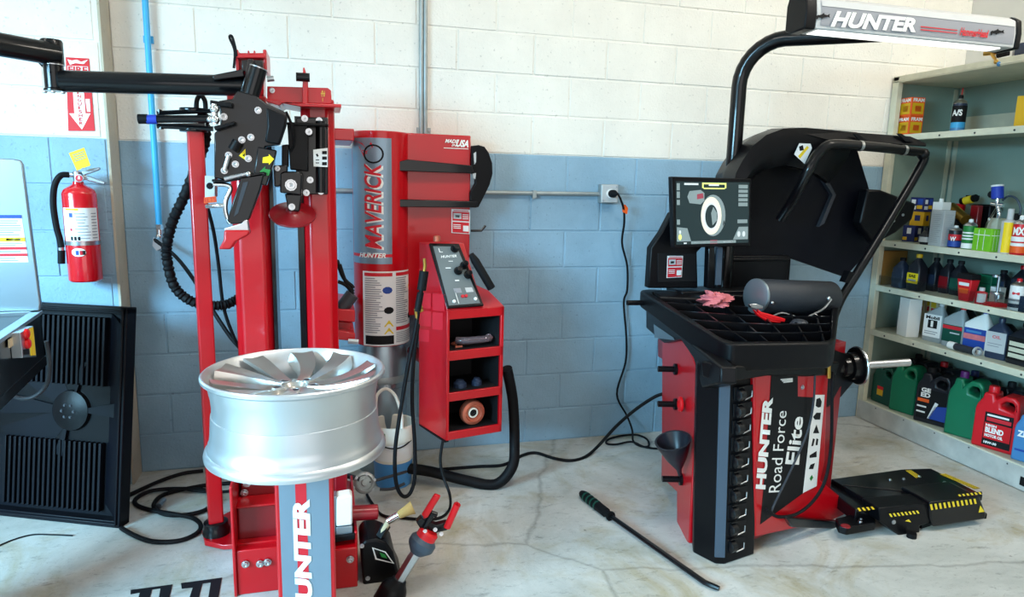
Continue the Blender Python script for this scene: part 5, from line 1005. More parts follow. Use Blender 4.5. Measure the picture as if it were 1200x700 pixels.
for a in (1000, 1052):
    m = MB(); m.prism([Y(a, 156.5, -.725), Y(a + 5, 157, -.725), Y(a + 19, 166.5, -.725), Y(a + 10, 166, -.725)], (0, .01, .0)); obj('hood_rib', m, 'print_black', hood)
m = MB(); m.prism([Y(1017, 222, -.62), Y(1032, 222.5, -.62), Y(1047, 228, -.62), Y(1074, 239, -.62), Y(1069, 258, -.62), Y(1050, 273, -.62), Y(1026, 286, -.62), Y(1008, 262, -.62)], (0.0, 0.06, 0)); wing = obj('hood_wing', m, 'black_plastic', hood, bevel=0.01)
for a in ((1047, 250), (1058, 252), (1047, 259)): bolt(wing, Y(a[0], a[1], -.62), (0, -1, 0), 0.006)
m = MB(); m.prism([Y(961, 205, -.545), Y(966, 203, -.545), Y(979, 227, -.545), Y(978, 232, -.545)], (0, .03, 0)); m.prism([Y(976, 228, -.545), Y(980, 228, -.545), Y(966, 262, -.545), Y(960, 266, -.545)], (0, .03, 0)); obj('hood_seam', m, 'dark_grey', hood)
yt = -0.76
m = MB(); m.tube([Y(914, 258, -.62), Y(925, 241, -.66), Y(937, 220, -.72), Y(948, 198, yt), Y(957, 182, yt), Y(967, 172, yt), Y(980, 169, yt), Y(1010, 171, yt), Y(1050, 175, yt), Y(1072, 178, yt)], 0.0235, 14); m.tube([Y(1066, 177.5, yt), Y(1080, 179, yt), Y(1083, 186, yt), Y(1074, 204, yt), Y(1040, 262, yt), Y(1002, 324, yt), Y(985, 352, yt), Y(972, 385, yt)], 0.0215, 14); tb = obj('hood_handle', m, 'black_paint', hood)
for a in ((1008, 171), (1059, 176)):
    m = MB(); m.tube([Y(a[0] - 1.5, a[1], yt), Y(a[0] + 1.5, a[1] + .2, yt)], 0.0255, 14, smooth=False); obj('clamp_band', m, 'steel', tb)
m = MB(); m.ball(Y(1082, 181, yt), 0.03); obj('corner_joint', m, 'black_plastic', tb)
m = MB(); m.prism([Y(996, 318, -.77), Y(1006, 321, -.77), Y(998, 333, -.77), Y(990, 331, -.77)], (0, .04, 0)); obj('hinge_block', m, 'black_plastic', tb)
m = MB(); yl = yh0 - .034; m.use(0).yp([(931, 181), (937, 168), (950, 168.5), (951.5, 174), (943, 192)], yl, 0.003); m.use(1).yp([(935.5, 183), (946, 171), (948, 173), (937.5, 186)], yl - .001, 0.001); m.use(2).yp([(936.5, 172), (941, 170), (942, 176), (937.5, 177)], yl - .001, 0.001); obj('hood_label', m, ['label_white', 'hazard_yellow', 'print_black'], hood)
# load roller
ra, rb_ = Y(886, 347, -0.92), Y(972, 349, -0.86); rr = 0.078
m = MB(); m.lathe(ra, rb_ - ra, [(rr - .003, 0), (rr, .004), (rr, (rb_ - ra).length - .004), (rr - .003, (rb_ - ra).length)], 40); rol = obj('load_roller', m, 'roller_black', wbal)
m = MB(); m.lathe(ra, ra - rb_, [(rr + .001, -.006), (rr + .001, 0.004), (rr - .004, .006), (0.02, .007), (0, .007)], 36); obj('end_plate', m, 'stainless', rol)
m = MB(); m.tube([Y(903, 372, -.98), Y(915, 367, -.98), Y(928, 370, -.98), Y(940, 374, -.98), Y(952, 369, -.98), Y(965, 362, -.98), Y(974, 351, -.96)], 0.005, 8); m.ball(Y(905, 355, -1.0), .008); m.ball(Y(971, 350, -.97), .011); obj('roller_bail', m, 'steel', rol)
m = MB(); m.lathe(Y(936, 388, -1.1), (0, 0, 1), [(.045, -.02), (.04, .03), (.03, .045), (.02, .05), (0, .052)], 20); obj('locking_knob', m, 'dark_grey', wbal)
# spindle
sa, sb_ = Y(972, 431, -1.10), Y(1066, 424.5, -1.16); sx = (sb_ - sa).normalized()
m = MB(); m.prism([Y(956, 412, -1.2), Y(978, 410, -1.2), Y(985, 413, -1.15), Y(1003, 418, -1.1), Y(1004, 446, -1.1), Y(985, 466, -1.1), Y(972, 478, -1.15), Y(956, 480, -1.2)], (0.02, .14, 0)); obj('spindle_arm', m, 'black_plastic', wbal, bevel=0.01)
m = MB(); m.lathe(sa, sx, [(0.035, 0), (0.035, .05), (0.045, .06), (0.045, .085), (0.06, .09), (0.062, .125)], 24); sp_ = obj('spindle_housing', m, 'black_paint', wbal)
m = MB(); m.lathe(sa + sx * .122, sx, [(0.082, 0), (0.084, .004), (0.084, .010), (0.05, .014), (.02, .03)], 36); fl_ = obj('flange', m, 'black_paint', sp_)
m = MB(); m.lathe(sa + sx * .122, sx, [(0.0845, .004), (0.087, .007), (0.087, .012), (0.083, .013)], 36, caps=False); obj('flange_rim', m, 'steel', fl_)
m = MB(); L_ = (sb_ - sa).length; m.lathe(sa, sx, [(0.0175, .13), (0.0175, L_ - .004), (0.014, L_), (0, L_)], 18); obj('shaft', m, 'steel', sp_)
m = MB(); m.lathe(sa, sx, [(.0365, .008), (.038, .01), (.038, .024), (.0365, .026)], 20, caps=False); obj('collar', m, 'steel', sp_)
# cables on the front
m = MB(); m.tube([FP(976, 436, .02), FP(975, 470, .03), FP(974, 520, .03), FP(968, 560, .04), FP(955, 585, .04), FP(935, 602, .04), FP(912, 606, .03), FP(898, 597, .02)], 0.007, 8); obj('cable', m, rub, wbal)
m = MB(); m.tube([FP(955, 440, .02), FP(953, 475, .02), FP(945, 510, .02), FP(925, 555, .02), FP(908, 590, .02), FP(904, 600, .02)], 0.0045, 8); obj('cable', m, 'dark_grey', wbal)
m = MB(); m.cyl(FP(971, 443, .025), FP(971, 424, .025), 0.009, 10); obj('cable_fitting', m, 'brass', wbal)
m = MB(); m.prism(fpq(0.05, (922, 607), (985, 612), (985, 621), (930, 619)), -fnrm * 0.03); obj('lift_arm', m, 'black_paint', wbal, bevel=0.006)

# ------------------------------------------------------------------ loose things on the tray
def lump(name, c, sx_, sy_, sz_, m_, seed, n=16):
    r = random.Random(seed); m = MB(); ph = [(r.uniform(0, 6.3), r.uniform(1.5, 5), r.uniform(1.5, 5), r.uniform(.08, .22)) for _ in range(6)]
    def fn(u, v):
        th, p = math.pi * v, 2 * math.pi * u; k = 1 + sum(a * math.sin(b * p * 1 + c_ * th * 2 + o) for o, b, c_, a in [(q[0], round(q[1]), q[2], q[3]) for q in ph])
        return V((c[0] + sx_ * k * math.sin(th) * math.cos(p), c[1] + sy_ * k * math.sin(th) * math.sin(p), c[2] + sz_ * k * math.cos(th)))
    m.grid(fn, n * 2, n); return obj(name, m, m_, None)
rg_ = lump('rag', tp(0.30, 0.31, 0.022), .06, .06, .028, 'rag', 11); tag(rg_, 'crumpled pink shop rag lying in the balancer tray', 'rag')
pl2 = thing('pliers', 'red handled pliers lying in the black weight tray', 'pliers', tp(.62, .5, 0))
pq_ = lambda a, bb: Y(a, bb, -1.06)
for q in ([(889, 363), (893, 366), (904, 369), (921, 374), (920, 378), (905, 376), (890, 370)], [(884, 363), (892, 370), (904, 375), (916, 377.5), (914, 379), (900, 378), (888, 370)]):
    m = MB(); m.prism([pq_(*p) for p in q], (0, .02, .0)); obj('handle', m, 'bright_red', pl2, bevel=0.004)
m = MB(); m.prism([pq_(*p) for p in ((879, 357), (886, 356), (895, 359), (894, 362), (886, 363), (880, 361))], (0, .018, 0)); obj('jaw', m, 'steel', pl2, bevel=0.003)

# ================================================================== WHEEL LIFT on the floor
wl_ = thing('wheel_lift', 'low black wheel lift platform with yellow hazard stripes on the floor', 'wheel lift', Z(1060, 600, 0))
zt2 = 0.125
m = MB(); m.zp([(974, 561.5), (1058, 550), (1115, 580), (1029, 594)], zt2, -0.05); deck = obj('deck', m, 'black_paint', wl_, bevel=0.004)
m = MB(); m.zp([(1058, 550), (1091, 549), (1152, 580), (1118, 585)], zt2 - .004, -0.03); deck2 = obj('slide_plate', m, 'black_paint', wl_, bevel=0.004)
m = MB(); m.zp([(962, 566), (974, 562), (1030, 594), (1003, 598)], zt2 - .02, -0.06); obj('side_step', m, 'black_paint', wl_, bevel=0.004)
m = MB(); m.tube([Z(988, 569, zt2), Z(1098, 580, zt2)], 0.004, 6, smooth=False); obj('deck_groove', m, 'black_plastic', deck)
def vp(pts, y, t): 
    m = MB(); m.yp(pts, y, t); return m
yN = Z(1060, 603, zt2).y - .0
obj('front_beam', vp([(1030, 596), (1090, 590), (1090, 613), (1078, 617), (1078, 628), (1074, 634), (1060, 633), (1032, 612)], -1.36, 0.10), 'black_plastic', wl_, bevel=0.005)
obj('front_cover', vp([(1090, 589), (1148, 582), (1156, 603), (1154, 609), (1094, 618), (1090, 606)], -1.37, 0.16), 'black_paint', wl_, bevel=0.006)
m = MB(); m.zp([(1045, 608), (1120, 590), (1140, 600), (1080, 620)], 0.0, 0.05); obj('lower_frame', m, 'black_plastic', wl_)
def stripes(name, quad, nst, parent, lift):
    bl, br, tr, tl = quad; q = lambda u, v: (bl * (1 - u) + br * u) * (1 - v) + (tl * (1 - u) + tr * u) * v + V(lift)
    m = MB(); m.use(0).face([q(0, 0), q(1, 0), q(1, 1), q(0, 1)]); m.use(1)
    for k in range(nst):
        a = k / nst; w = 0.48 / nst; sh = 0.3 / nst; m.face([p + V(lift) for p in (q(a + sh, 0), q(a + sh + w, 0), q(a + w, 1), q(a, 1))])
    return obj(name, m, ['print_black', 'hazard_yellow'], parent, recalc=False)
L1 = (0, 0, .0012); zq = lambda z, *p: [Z(a, bb, z) for a, bb in p]
stripes('hazard_strip', zq(zt2, (1073, 561), (1080, 559.5), (1068, 551.5), (1061, 552)), 4, deck, L1)
stripes('hazard_strip', zq(zt2, (1116, 582), (1123, 581), (1104, 571), (1097, 572)), 5, deck2, L1)
stripes('hazard_strip', zq(zt2 - .004, (1142, 574), (1149, 573), (1108, 555.5), (1101, 556.5)), 7, deck2, L1)
stripes('hazard_strip', zq(zt2, (1005, 600), (1031, 597), (1030, 593.5), (1004, 596)), 5, deck, (0, -.001, .0012))
stripes('hazard_strip', yq(-1.362, (1042, 606), (1078, 601.5), (1077, 598), (1041, 602)), 8, wl_, (0, -.0015, 0))
stripes('hazard_strip', yq(-1.372, (1089, 598), (1145, 590), (1145, 584), (1089, 591)), 11, wl_, (0, -.0015, 0))
stripes('hazard_strip', yq(-1.373, (1122, 582), (1151, 579), (1150, 576), (1122, 579.5)), 6, wl_, (0, -.0015, 0))
for q in ([(1061, 611), (1068, 612.5), (1065, 609)], [(1147, 601), (1154, 600), (1149, 593)]):
    m = MB(); m.yp(q, -1.373, .001); obj('warning_triangle', m, 'hazard_yellow', wl_)
bolt(wl_, Y(1047, 612, -1.361), (0, -1, 0), .008); bolt(deck, Z(1043, 563, zt2), (0, 0, 1), .006); bolt(deck, Z(1059, 562, zt2), (0, 0, 1), .006); bolt(deck2, Z(1107, 566, zt2 - .004), (0, 0, 1), .007); bolt(deck2, Z(1077, 559, zt2), (0, 0, 1), .007)
m = MB(); m.zp([(978, 616), (988, 614), (1004, 608), (1024, 613), (1025, 622), (992, 628), (982, 625)], 0.03, 0.035); pvt = obj('pivot_bracket', m, 'black_plastic', wl_, bevel=0.005)
bolt(pvt, Z(1008, 612, .065), (0, 0, 1), .008); bolt(pvt, Z(1009, 609, .065), (0, 0, 1), .006)
m = MB(); m.lathe(Z(991, 617, .066), (0, 0, 1), [(.02, 0), (.018, .003), (0, .003)], 16); obj('red_cap', m, 'dark_red_paint', pvt)
for a in ((1068, 630), (1150, 606), (1040, 600), (1098, 560)):
    m = MB(); c = Z(*a, 0.0); m.cyl(c, c + up * .02, .02, 12); obj('foot', m, rub, wl_)

# ================================================================== PRY BAR
pb_ = thing('pry_bar', 'long black pry bar with a ridged grip lying on the bare floor', 'pry bar', Z(760, 635, 0))
g0, g1, e0, e1 = Z(681, 578, .02), Z(714, 604, .02), Z(826, 683, .014), Z(843, 690, .012)
m = MB(); m.tube([g1, e0, e0 * .4 + e1 * .6, e1], lambda t: 0.0105 if t < .93 else .009, 8, smooth=False); obj('bar', m, 'black_paint', pb_)
m = MB(); m.tube([g0 + (g1 - g0) * t for t in (0, .08, .3, .5, .7, .85, .9, 1, 1.06)], lambda t: (.012 + .01 * min(1, t * 6)) * (1 if t < .75 else .8) + (.005 if t > .9 else 0), 12); obj('grip', m, rub, pb_)
for k in range(4):
    m = MB(); p = g0 + (g1 - g0) * (.2 + .13 * k); d = (g1 - g0).normalized(); m.tube([p - d * .005, p + d * .005], .0235, 12, smooth=False); obj('grip_ridge', m, 'dark_green', pb_)

# ================================================================== STEEL SHELVING along the right wall
SX = 3.9; SB = 4.405; S0 = -0.004; S1 = -1.62
sh = thing('shelving_unit', 'beige steel shelving unit full of oil jugs and spray cans along the right wall', 'shelving', (SX, -0.8, 0))
m = MB(); m.box(SX, SB, S0 - 0.004, S0, 0.0, 2.145); obj('end_panel', m, 'shelf_back', sh)
m = MB(); m.box(SX, SB, S1, S1 + 0.004, 0.0, 2.145); obj('end_panel', m, 'shelf_back', sh)
m = MB(); m.box(SB - 0.004, SB, S1, S0, 0.0, 2.145); obj('back_panel', m, 'shelf_back', sh)
for y0 in (S0 - 0.045, S1): 
    m = MB(); m.box(SX - 0.004, SX + 0.03, y0, y0 + 0.045, 0.0, 2.145); m.box(SX - 0.006, SX - 0.004, y0 + .038, y0 + .043, 0.0, 2.145); obj('post', m, 'shelf_edge', sh, bevel=0.002)
for y0 in (-0.035, -0.10):
    m = MB(); m.box(SB - 0.012, SB - 0.004, S0 - .045, S0 - .02, 0.12, 2.1) if y0 == -0.035 else m.box(SX + .46, SX + .485, S0 - .012, S0 - .004, .12, 2.1); obj('back_post', m, 'shelf_paint', sh)
m = MB(); m.box(SX - 0.004, SB, S1, S0, 2.112, 2.15); m.box(SX - 0.008, SX - .004, S1, S0, 2.118, 2.124); obj('top_shelf', m, 'shelf_edge', sh, bevel=0.003)
SHZ = {1: 1.802, 2: 1.163, 3: 0.882, 4: 0.597, 5: 0.127}
for k, z in SHZ.items():
    m = MB(); m.use(0).box(SX, SB - .004, S1 + .004, S0 - .004, z - 0.012, z); m.use(1).box(SX - 0.003, SX + 0.012, S1 + .045, S0 - .045, z - 0.034, z + .002)
    s_ = obj('shelf', m, ['shelf_paint', 'shelf_edge'], sh, bevel=0.002)
    for j in range(6): bolt(s_, (SX - .003, S0 - 0.16 - j * 0.22, z - .018), (-1, 0, 0), 0.0045, 'dark_grey', .003)
m = MB(); m.box(SX - 0.005, SX + .01, S1, S0, 0.004, 0.122); obj('plinth', m, 'plinth_paint', sh, bevel=0.002)
m = MB(); m.box(SX - .007, SX - .004, -1.17, -1.12, .03, .075); obj('black_sticker', m, 'print_black', sh)
m = MB(); m.box(SB - .02, SB - .004, S1 + .01, S0 - .01, 1.80, 1.93); obj('back_strip', m, 'shelf_edge', sh)
sr = random.Random(9)
FX = V((-1, 0, 0))
def spot(px, py, k, x=None): 
    """point on shelf k seen at a pixel, or at a fixed x on that shelf"""
    if x is not None: p = X(px, py, x); return V((x, p.y, SHZ[k]))
    return Z(px, py, SHZ[k])
def rotz(p, c, a):
    d = p - c; return V((c.x + d.x * math.cos(a) - d.y * math.sin(a), c.y + d.x * math.sin(a) + d.y * math.cos(a), p.z))
def carton(name, label, cat, c, d, w, h, col, yaw=0.0, panels=(), words=(), group=None, lid=None, tilt=0):
    """box with base centre c, depth d (x), width w (y), height h; panels (v0,v1,u0,u1,mat) on the front and left faces; words (text, v0, v1, u0, u1, mat)"""
    t = thing(name, label, cat, c, group); a = R(yaw)
    P = lambda x, y, z: rotz(V((c.x + x, c.y + y, c.z + z)), c, a)
    m = MB(); m.hexa([P(-d / 2, -w / 2, 0), P(d / 2, -w / 2, 0), P(d / 2, w / 2, 0), P(-d / 2, w / 2, 0)], [P(-d / 2, -w / 2, h), P(d / 2, -w / 2, h), P(d / 2, w / 2, h), P(-d / 2, w / 2, h)])
    b = obj('carton', m, col, t, bevel=0.002)
    fr = lambda u, v, l: P(-d / 2 - l, w / 2 - u * w, v * h); sd = lambda u, v, l: P(-d / 2 + u * d, -w / 2 - l, v * h)
    for fq_ in (fr, sd):
        for (v0, v1, u0, u1, mm_) in panels:
            m = MB(); m.face([fq_(u0, v0, .0008), fq_(u1, v0, .0008), fq_(u1, v1, .0008), fq_(u0, v1, .0008)]); obj('print', m, mm_, b, recalc=False)
        for (tx, v0, v1, u0, u1, mm_) in words: text('lettering', tx, [fq_(u0, v0, .0016), fq_(u1, v0, .0016), fq_(u1, v1, .0016), fq_(u0, v1, .0016)], mm_, b, bold=0.04)
    return t
def spray(name, label, c, r, h, col, cap='white', bands=(), words=(), group=None, straw=None, cat='spray can'):
    t = thing(name, label, cat, c, group)
    m = MB(); m.lathe(c, (0, 0, 1), [(r - .003, 0), (r, .004), (r, h * .74), (r * .96, h * .78)], 24); b = obj('can', m, col, t)
    m = MB(); m.lathe(c, (0, 0, 1), [(r * 1.0, h * .775), (r * 1.02, h * .785), (r * .8, h * .85), (r * .45, h * .88), (r * .42, h * .9), (0, h * .9)], 20); obj('shoulder', m, 'steel', t)
    m = MB(); m.lathe(c, (0, 0, 1), [(r * .35, h * .9), (r * .33, h * .98), (r * .2, h), (0, h)], 14); obj('nozzle', m, cap, t)
    for (v0, v1, mm_) in bands:
        m = MB(); m.lathe(c, (0, 0, 1), [(r + .0008, h * v0), (r + .0008, h * v1)], 24, caps=False); obj('band', m, mm_, b)
    for (tx, v0, v1, mm_, span) in words:
        f = lambda u, v: c + V(((r + .0018) * math.cos(R(205 - span + 2 * span * u)), (r + .0018) * math.sin(R(205 - span + 2 * span * u)), h * (v0 + (v1 - v0) * v)))
        text('lettering', tx, None, mm_, b, bold=0.04, fn=f)
    if straw:
        m = MB(); m.tube([c + V((0, 0, h * .95)), c + V((.005, 0, h + straw))], .0025, 6, smooth=False); obj('straw', m, 'bright_red', t)
    return t
def bottle(name, label, c, d, w, h, col, cap='print_black', label_m='label_white', neck=0.0, lab=(0.1, 0.62), words=(), stripes_=(), yaw=0.0, cat='bottle', group=None, shoulder=0.64):
    """flat-sided oil bottle: body, sloping shoulder, offset neck, cap, front label"""
    t = thing(name, label, cat, c, group); a = R(yaw); P = lambda x, y, z: rotz(V((c.x + x, c.y + y, c.z + z)), c, a)
    def ringp(cx, cy, hx, hy, z, e=0.3):
        return [P(cx + hx * math.copysign(abs(math.cos(q)) ** e, math.cos(q)), cy + hy * math.copysign(abs(math.sin(q)) ** e, math.sin(q)), z) for q in [2 * math.pi * (k + .5) / 20 for k in range(20)]]
    ny = -neck * w; nr = min(w, d) * .2
    L_ = [ringp(0, 0, d / 2 * .94, w / 2 * .94, 0), ringp(0, 0, d / 2, w / 2, h * .03), ringp(0, 0, d / 2, w / 2, h * shoulder), ringp(0, ny * .5, d / 2 * .75, w / 2 * .58, h * (shoulder + .14), .55), ringp(0, ny, nr, nr, h * .88, 1), ringp(0, ny, nr, nr, h * .91, 1)]
    m = MB(); vs = [p for r_ in L_ for p in r_]; n = 20
    m.add(vs, [(i * n + j, i * n + (j + 1) % n, (i + 1) * n + (j + 1) % n, (i + 1) * n + j) for i in range(len(L_) - 1) for j in range(n)] + [tuple(range(n - 1, -1, -1)), tuple((len(L_) - 1) * n + j for j in range(n))])
    b = obj('bottle_body', m, col, t, ang=50)
    cc = P(0, ny, h * .9); m = MB(); m.lathe(cc, (0, 0, 1), [(nr * 1.25, 0), (nr * 1.25, h * .08), (nr * 1.1, h * .1), (0, h * .1)], 16); obj('cap', m, cap, t)
    fr = lambda u, v, l: P(-d / 2 - l, w / 2 * .9 - u * w * .9, v * h)
    m = MB(); m.face([fr(0, lab[0], .0008), fr(1, lab[0], .0008), fr(1, lab[1], .0008), fr(0, lab[1], .0008)]); lb_ = obj('label', m, label_m, t, recalc=False)
    for (v0, v1, u0, u1, mm_) in stripes_:
        m = MB(); m.face([fr(u0, v0, .0015), fr(u1, v0, .0015), fr(u1, v1, .0015), fr(u0, v1, .0015)]); obj('print', m, mm_, lb_, recalc=False)
    for (tx, v0, v1, u0, u1, mm_) in words: text('lettering', tx, [fr(u0, v0, .0024), fr(u1, v0, .0024), fr(u1, v1, .0024), fr(u0, v1, .0024)], mm_, lb_, bold=0.04)
    return t
def jug(name, label, c, d, w, h, col, cap='print_black', yaw=0.0, lab=None, words=(), prints=(), cat='oil jug', flip=1, group=None):
    """big jug: profile with a handle hole, extruded to depth d"""
    t = thing(name, label, cat, c, group); a = R(yaw); P = lambda x, u, z: rotz(V((c.x + x, c.y + (0.5 - u) * w * flip, c.z + z)), c, a)
    out = [(0, 0), (1, 0), (1, .66), (.96, .84), (.86, .9), (.62, .9), (.5, .84), (.42, .80), (.40, .90), (.16, .90), (.13, .80), (.03, .7), (0, .62)]
    hole = [(.58, .70), (.86, .66), (.88, .76), (.82, .82), (.66, .82), (.56, .77)]
    bm = bmesh.new(); off = c
    def loop(pts, x): return [bm.verts.new(P(x, u, v * h) - off) for u, v in pts]
    fo_, bo_ = loop(out, -d / 2), loop(out, d / 2); fh, bh = loop(hole, -d / 2), loop(hole, d / 2)
    for A, B in ((fo_, bo_), (fh, bh)):
        for i in range(len(A)): bm.faces.new([A[i], A[(i + 1) % len(A)], B[(i + 1) % len(A)], B[i]])
    for A, H in ((fo_, fh), (bo_, bh)):
        es = [bm.edges.get((A[i], A[(i + 1) % len(A)])) for i in range(len(A))] + [bm.edges.get((H[i], H[(i + 1) % len(H)])) for i in range(len(H))]
        bmesh.ops.triangle_fill(bm, use_beauty=True, use_dissolve=False, edges=es)
    bmesh.ops.recalc_face_normals(bm, faces=bm.faces); me = bpy.data.meshes.new('jug_body'); bm.to_mesh(me); bm.free(); me.materials.append(MATS[col]); me.shade_smooth(); me.set_sharp_from_angle(angle=R(40))
    b = bpy.data.objects.new('jug_body', me); COL.objects.link(b); b.parent = t
    md = b.modifiers.new('bevel', 'BEVEL'); md.width = min(d, w) * .09; md.segments = 3; md.limit_method = 'ANGLE'; md.angle_limit = R(50); md.harden_normals = False
    cc = P(0, .28, h * .9); m = MB(); m.lathe(cc, (0, 0, 1), [(w * .125, -.004), (w * .125, h * .07), (w * .11, h * .09), (0, h * .09)], 18); obj('cap', m, cap, t)
    fr = lambda u, v, l: P(-d / 2 - l, u, v * h)
    if lab:
        m = MB(); m.face([fr(u, v, .001) for u, v in lab[0]]); lb_ = obj('label', m, lab[1], t, recalc=False)
        for pts, mm_ in prints:
            m = MB(); m.face([fr(u, v, .0018) for u, v in pts]); obj('print', m, mm_, lb_, recalc=False)
        for (tx, v0, v1, u0, u1, mm_) in words: text('lettering', tx, [fr(u0, v0, .0026), fr(u1, v0, .0026), fr(u1, v1, .0026), fr(u0, v1, .0026)], mm_, lb_, bold=0.05)
    return t
rect = lambda u0, u1, v0, v1: [(u0, v0), (u1, v0), (u1, v1), (u0, v1)]
# shelf 1
fp_ = (); fpan = [(.0, 1.0, 0.0, 1.0, 'orange'), (.12, .7, .08, .92, 'gold_box'), (.25, .55, .3, .75, 'orange')]
fwords = [('FRAM', .76, .95, .1, .92, 'white')]
c0 = spot(1066, 151, 1, 3.985)
for k, lbl in enumerate(('orange filter carton on the top shelf, lower of the stacked pair', 'orange filter carton on the top shelf, upper of the stacked pair')):
    carton('filter_carton', lbl, 'carton', c0 + V((0, 0, k * 0.111)), .092, .092, .110, 'orange', yaw=-4, panels=fpan[1:], words=fwords, group='orange filter cartons on the top shelf')
spray('spray_can', 'dark blue spray can with red straw, alone on the top shelf', spot(1122, 149, 1, 4.10), 0.036, .22, 'bottle_dark', cap='print_black', bands=((.02, .16, 'jug_blue'), (.16, .3, 'pipe_blue'), (.3, .72, 'print_black')), words=(('A/S', .46, .62, 'white', 42),), straw=.04)
carton('yellow_carton', 'plain yellow carton at the right end of the top shelf', 'carton', spot(1203, 152, 1, 3.99), .07, .09, .155, 'gold_box')
m = MB(); m.face([V((SB - .021, y, z)) for y, z in ((-.47, 1.838), (-.53, 1.838), (-.53, 1.85), (-.47, 1.85))]); obj('red_print', m, 'print_red', sh, recalc=False)
# on top of the unit
bg = thing('blow_gun', 'brass air fitting with black handle on top of the shelving unit', 'air fitting', X(1160, 64, 3.93))
m = MB(); m.tube([X(1153, 63, 3.9), X(1168, 62, 3.92)], .011, 10, smooth=False); m.tube([X(1162, 63, 3.91), X(1168, 72, 3.9)], .008, 8, smooth=False); m.ball(X(1168, 72.5, 3.9), .014); obj('fitting', m, 'brass', bg)
m = MB(); m.tube([X(1169, 65, 3.92), X(1182, 62, 3.93)], .014, 10, smooth=False); obj('handle', m, rub, bg)
m = MB(); m.ball(X(1171, 75, 3.9), .013); obj('knob', m, 'jug_blue', bg)
carton('dark_blue_box', 'dark blue box on top of the shelving unit at the right edge', 'box', V((4.06, X(1208, 60, 4.0).y, 2.152)), .14, .16, .075, 'bottle_dark')
m = MB(); c = V((4.0, X(1180, 60, 4.0).y, 2.152)); m.box(c.x, c.x + .07, c.y - .03, c.y + .03, 2.152, 2.215); tag(obj('white_packet', m, 'white', None, bevel=.004), 'small white packet behind the brass fitting on the shelving top', 'packet')
# shelf 2
def S2(px, py, x=3.975): return spot(px, py, 2, x)
navp = [(.55, .85, .1, .4, 'label_white'), (.5, .9, .55, .9, 'print_blue'), (.15, .4, .05, .45, 'label_white'), (.2, .45, .5, .9, 'gold_box')]
n0 = V((4.06, X(1070, 270, 4.06).y, SHZ[2]))
carton('navy_filter_box', 'navy filter box with white badge standing on the second shelf', 'carton', n0, .09, .075, .10, 'navy', yaw=15, panels=[(.5, .85, .35, .7, 'label_white'), (.1, .3, .05, .4, 'gold_box')])
carton('yellow_filter_box', 'yellow filter box stacked on the lower navy filter box', 'carton', n0 + V((.02, -.02, .1005)), .08, .08, .085, 'gold_box', yaw=20, panels=[(.35, .75, .35, .75, 'navy')])
carton('upper_navy_box', 'navy filter box topmost of its stack on the second shelf', 'carton', n0 + V((.02, -.02, .186)), .075, .095, .085, 'navy', yaw=5, panels=navp)
rb1 = thing('round_bottle', 'small round dark bottle with pale label beside the navy boxes', 'bottle', S2(1085, 282))
c = S2(1085, 282); m = MB(); m.lathe(c, (0, 0, 1), [(.03, 0), (.037, .015), (.037, .05), (.02, .075), (.012, .08), (.012, .1), (0, .1)], 20); obj('bottle_body', m, 'jug_black', rb1)
m = MB(); m.lathe(c, (0, 0, 1), [(.0378, .015), (.0378, .045)], 18, caps=False); obj('label', m, 'light_grey', rb1)
c = S2(1101, 287); gc = carton('grey_tin', 'tall pale grey tin with printed lines on the second shelf', 'tin', c, .07, .10, .205, 'light_grey', yaw=-8, panels=[(v, v + .01, .1, sr.uniform(.6, .92), 'print_grey') for v in [.1 + .055 * i for i in range(15)]])
m = MB(); m.box(c.x - .03, c.x + .03, c.y - .015, c.y + .05, c.z + .206, c.z + .25); m.lathe(c + V((-.005, .02, .25)), (0, 0, 1), [(.012, 0), (.011, .02), (0, .02)], 12); obj('pump_head', m, 'white', gc)
for px, w_, nm in ((1101, .06, 'left'), (1119, .1, 'right')):
    c = V((4.25, X(px, 240, 4.25).y, SHZ[2])); t = thing('red_lid_can', 'dark can with red lid at the back of its shelf, ' + ('behind the grey tin' if nm == 'left' else 'behind the brass cylinder'), 'can', c)
    m = MB(); m.lathe(c, (0, 0, 1), [(w_ * .55, 0), (w_ * .55, .2)], 20); obj('can_body', m, 'jug_black', t); m = MB(); m.lathe(c, (0, 0, 1), [(w_ * .57, .2), (w_ * .57, .235), (w_ * .5, .24), (0, .24)], 20); obj('lid', m, 'jug_red', t)
spray('short_spray_can', 'short dark spray can with red and blue label, right of the grey tin', S2(1118, 288), .033, .125, 'jug_black', cap='label_white', bands=((.05, .3, 'print_blue'), (.34, .6, 'print_red')), words=(('W', .3, .5, 'white', 25),))
spray('green_spray_can', 'green and white spray can between the dark can and the lime carton', S2(1134, 291), .033, .165, 'print_green', bands=((.03, .2, 'label_white'), (.32, .37, 'label_white'), (.42, .47, 'label_white'), (.52, .57, 'label_white')))
carton('lime_carton', 'bright lime green carton standing on the second shelf', 'carton', S2(1154, 295), .06, .115, .12, 'lime', yaw=-6, panels=[(.05, .95, .3, .33, 'label_white'), (.05, .95, .62, .65, 'label_white'), (.7, .73, .05, .95, 'label_white')])
m = MB(); c = V((4.2, X(1124, 250, 4.2).y, SHZ[2] + .17)); m.tube([X(1115, 243, 4.17), X(1132, 258, 4.12)], .03, 14, smooth=False); tag(obj('brass_cylinder', m, 'brass'), 'tilted brass cylinder behind the green spray can', 'cylinder')
dg = thing('cordless_tool', 'small black and yellow tool lying behind the lime carton', 'tool', X(1136, 236, 4.25))
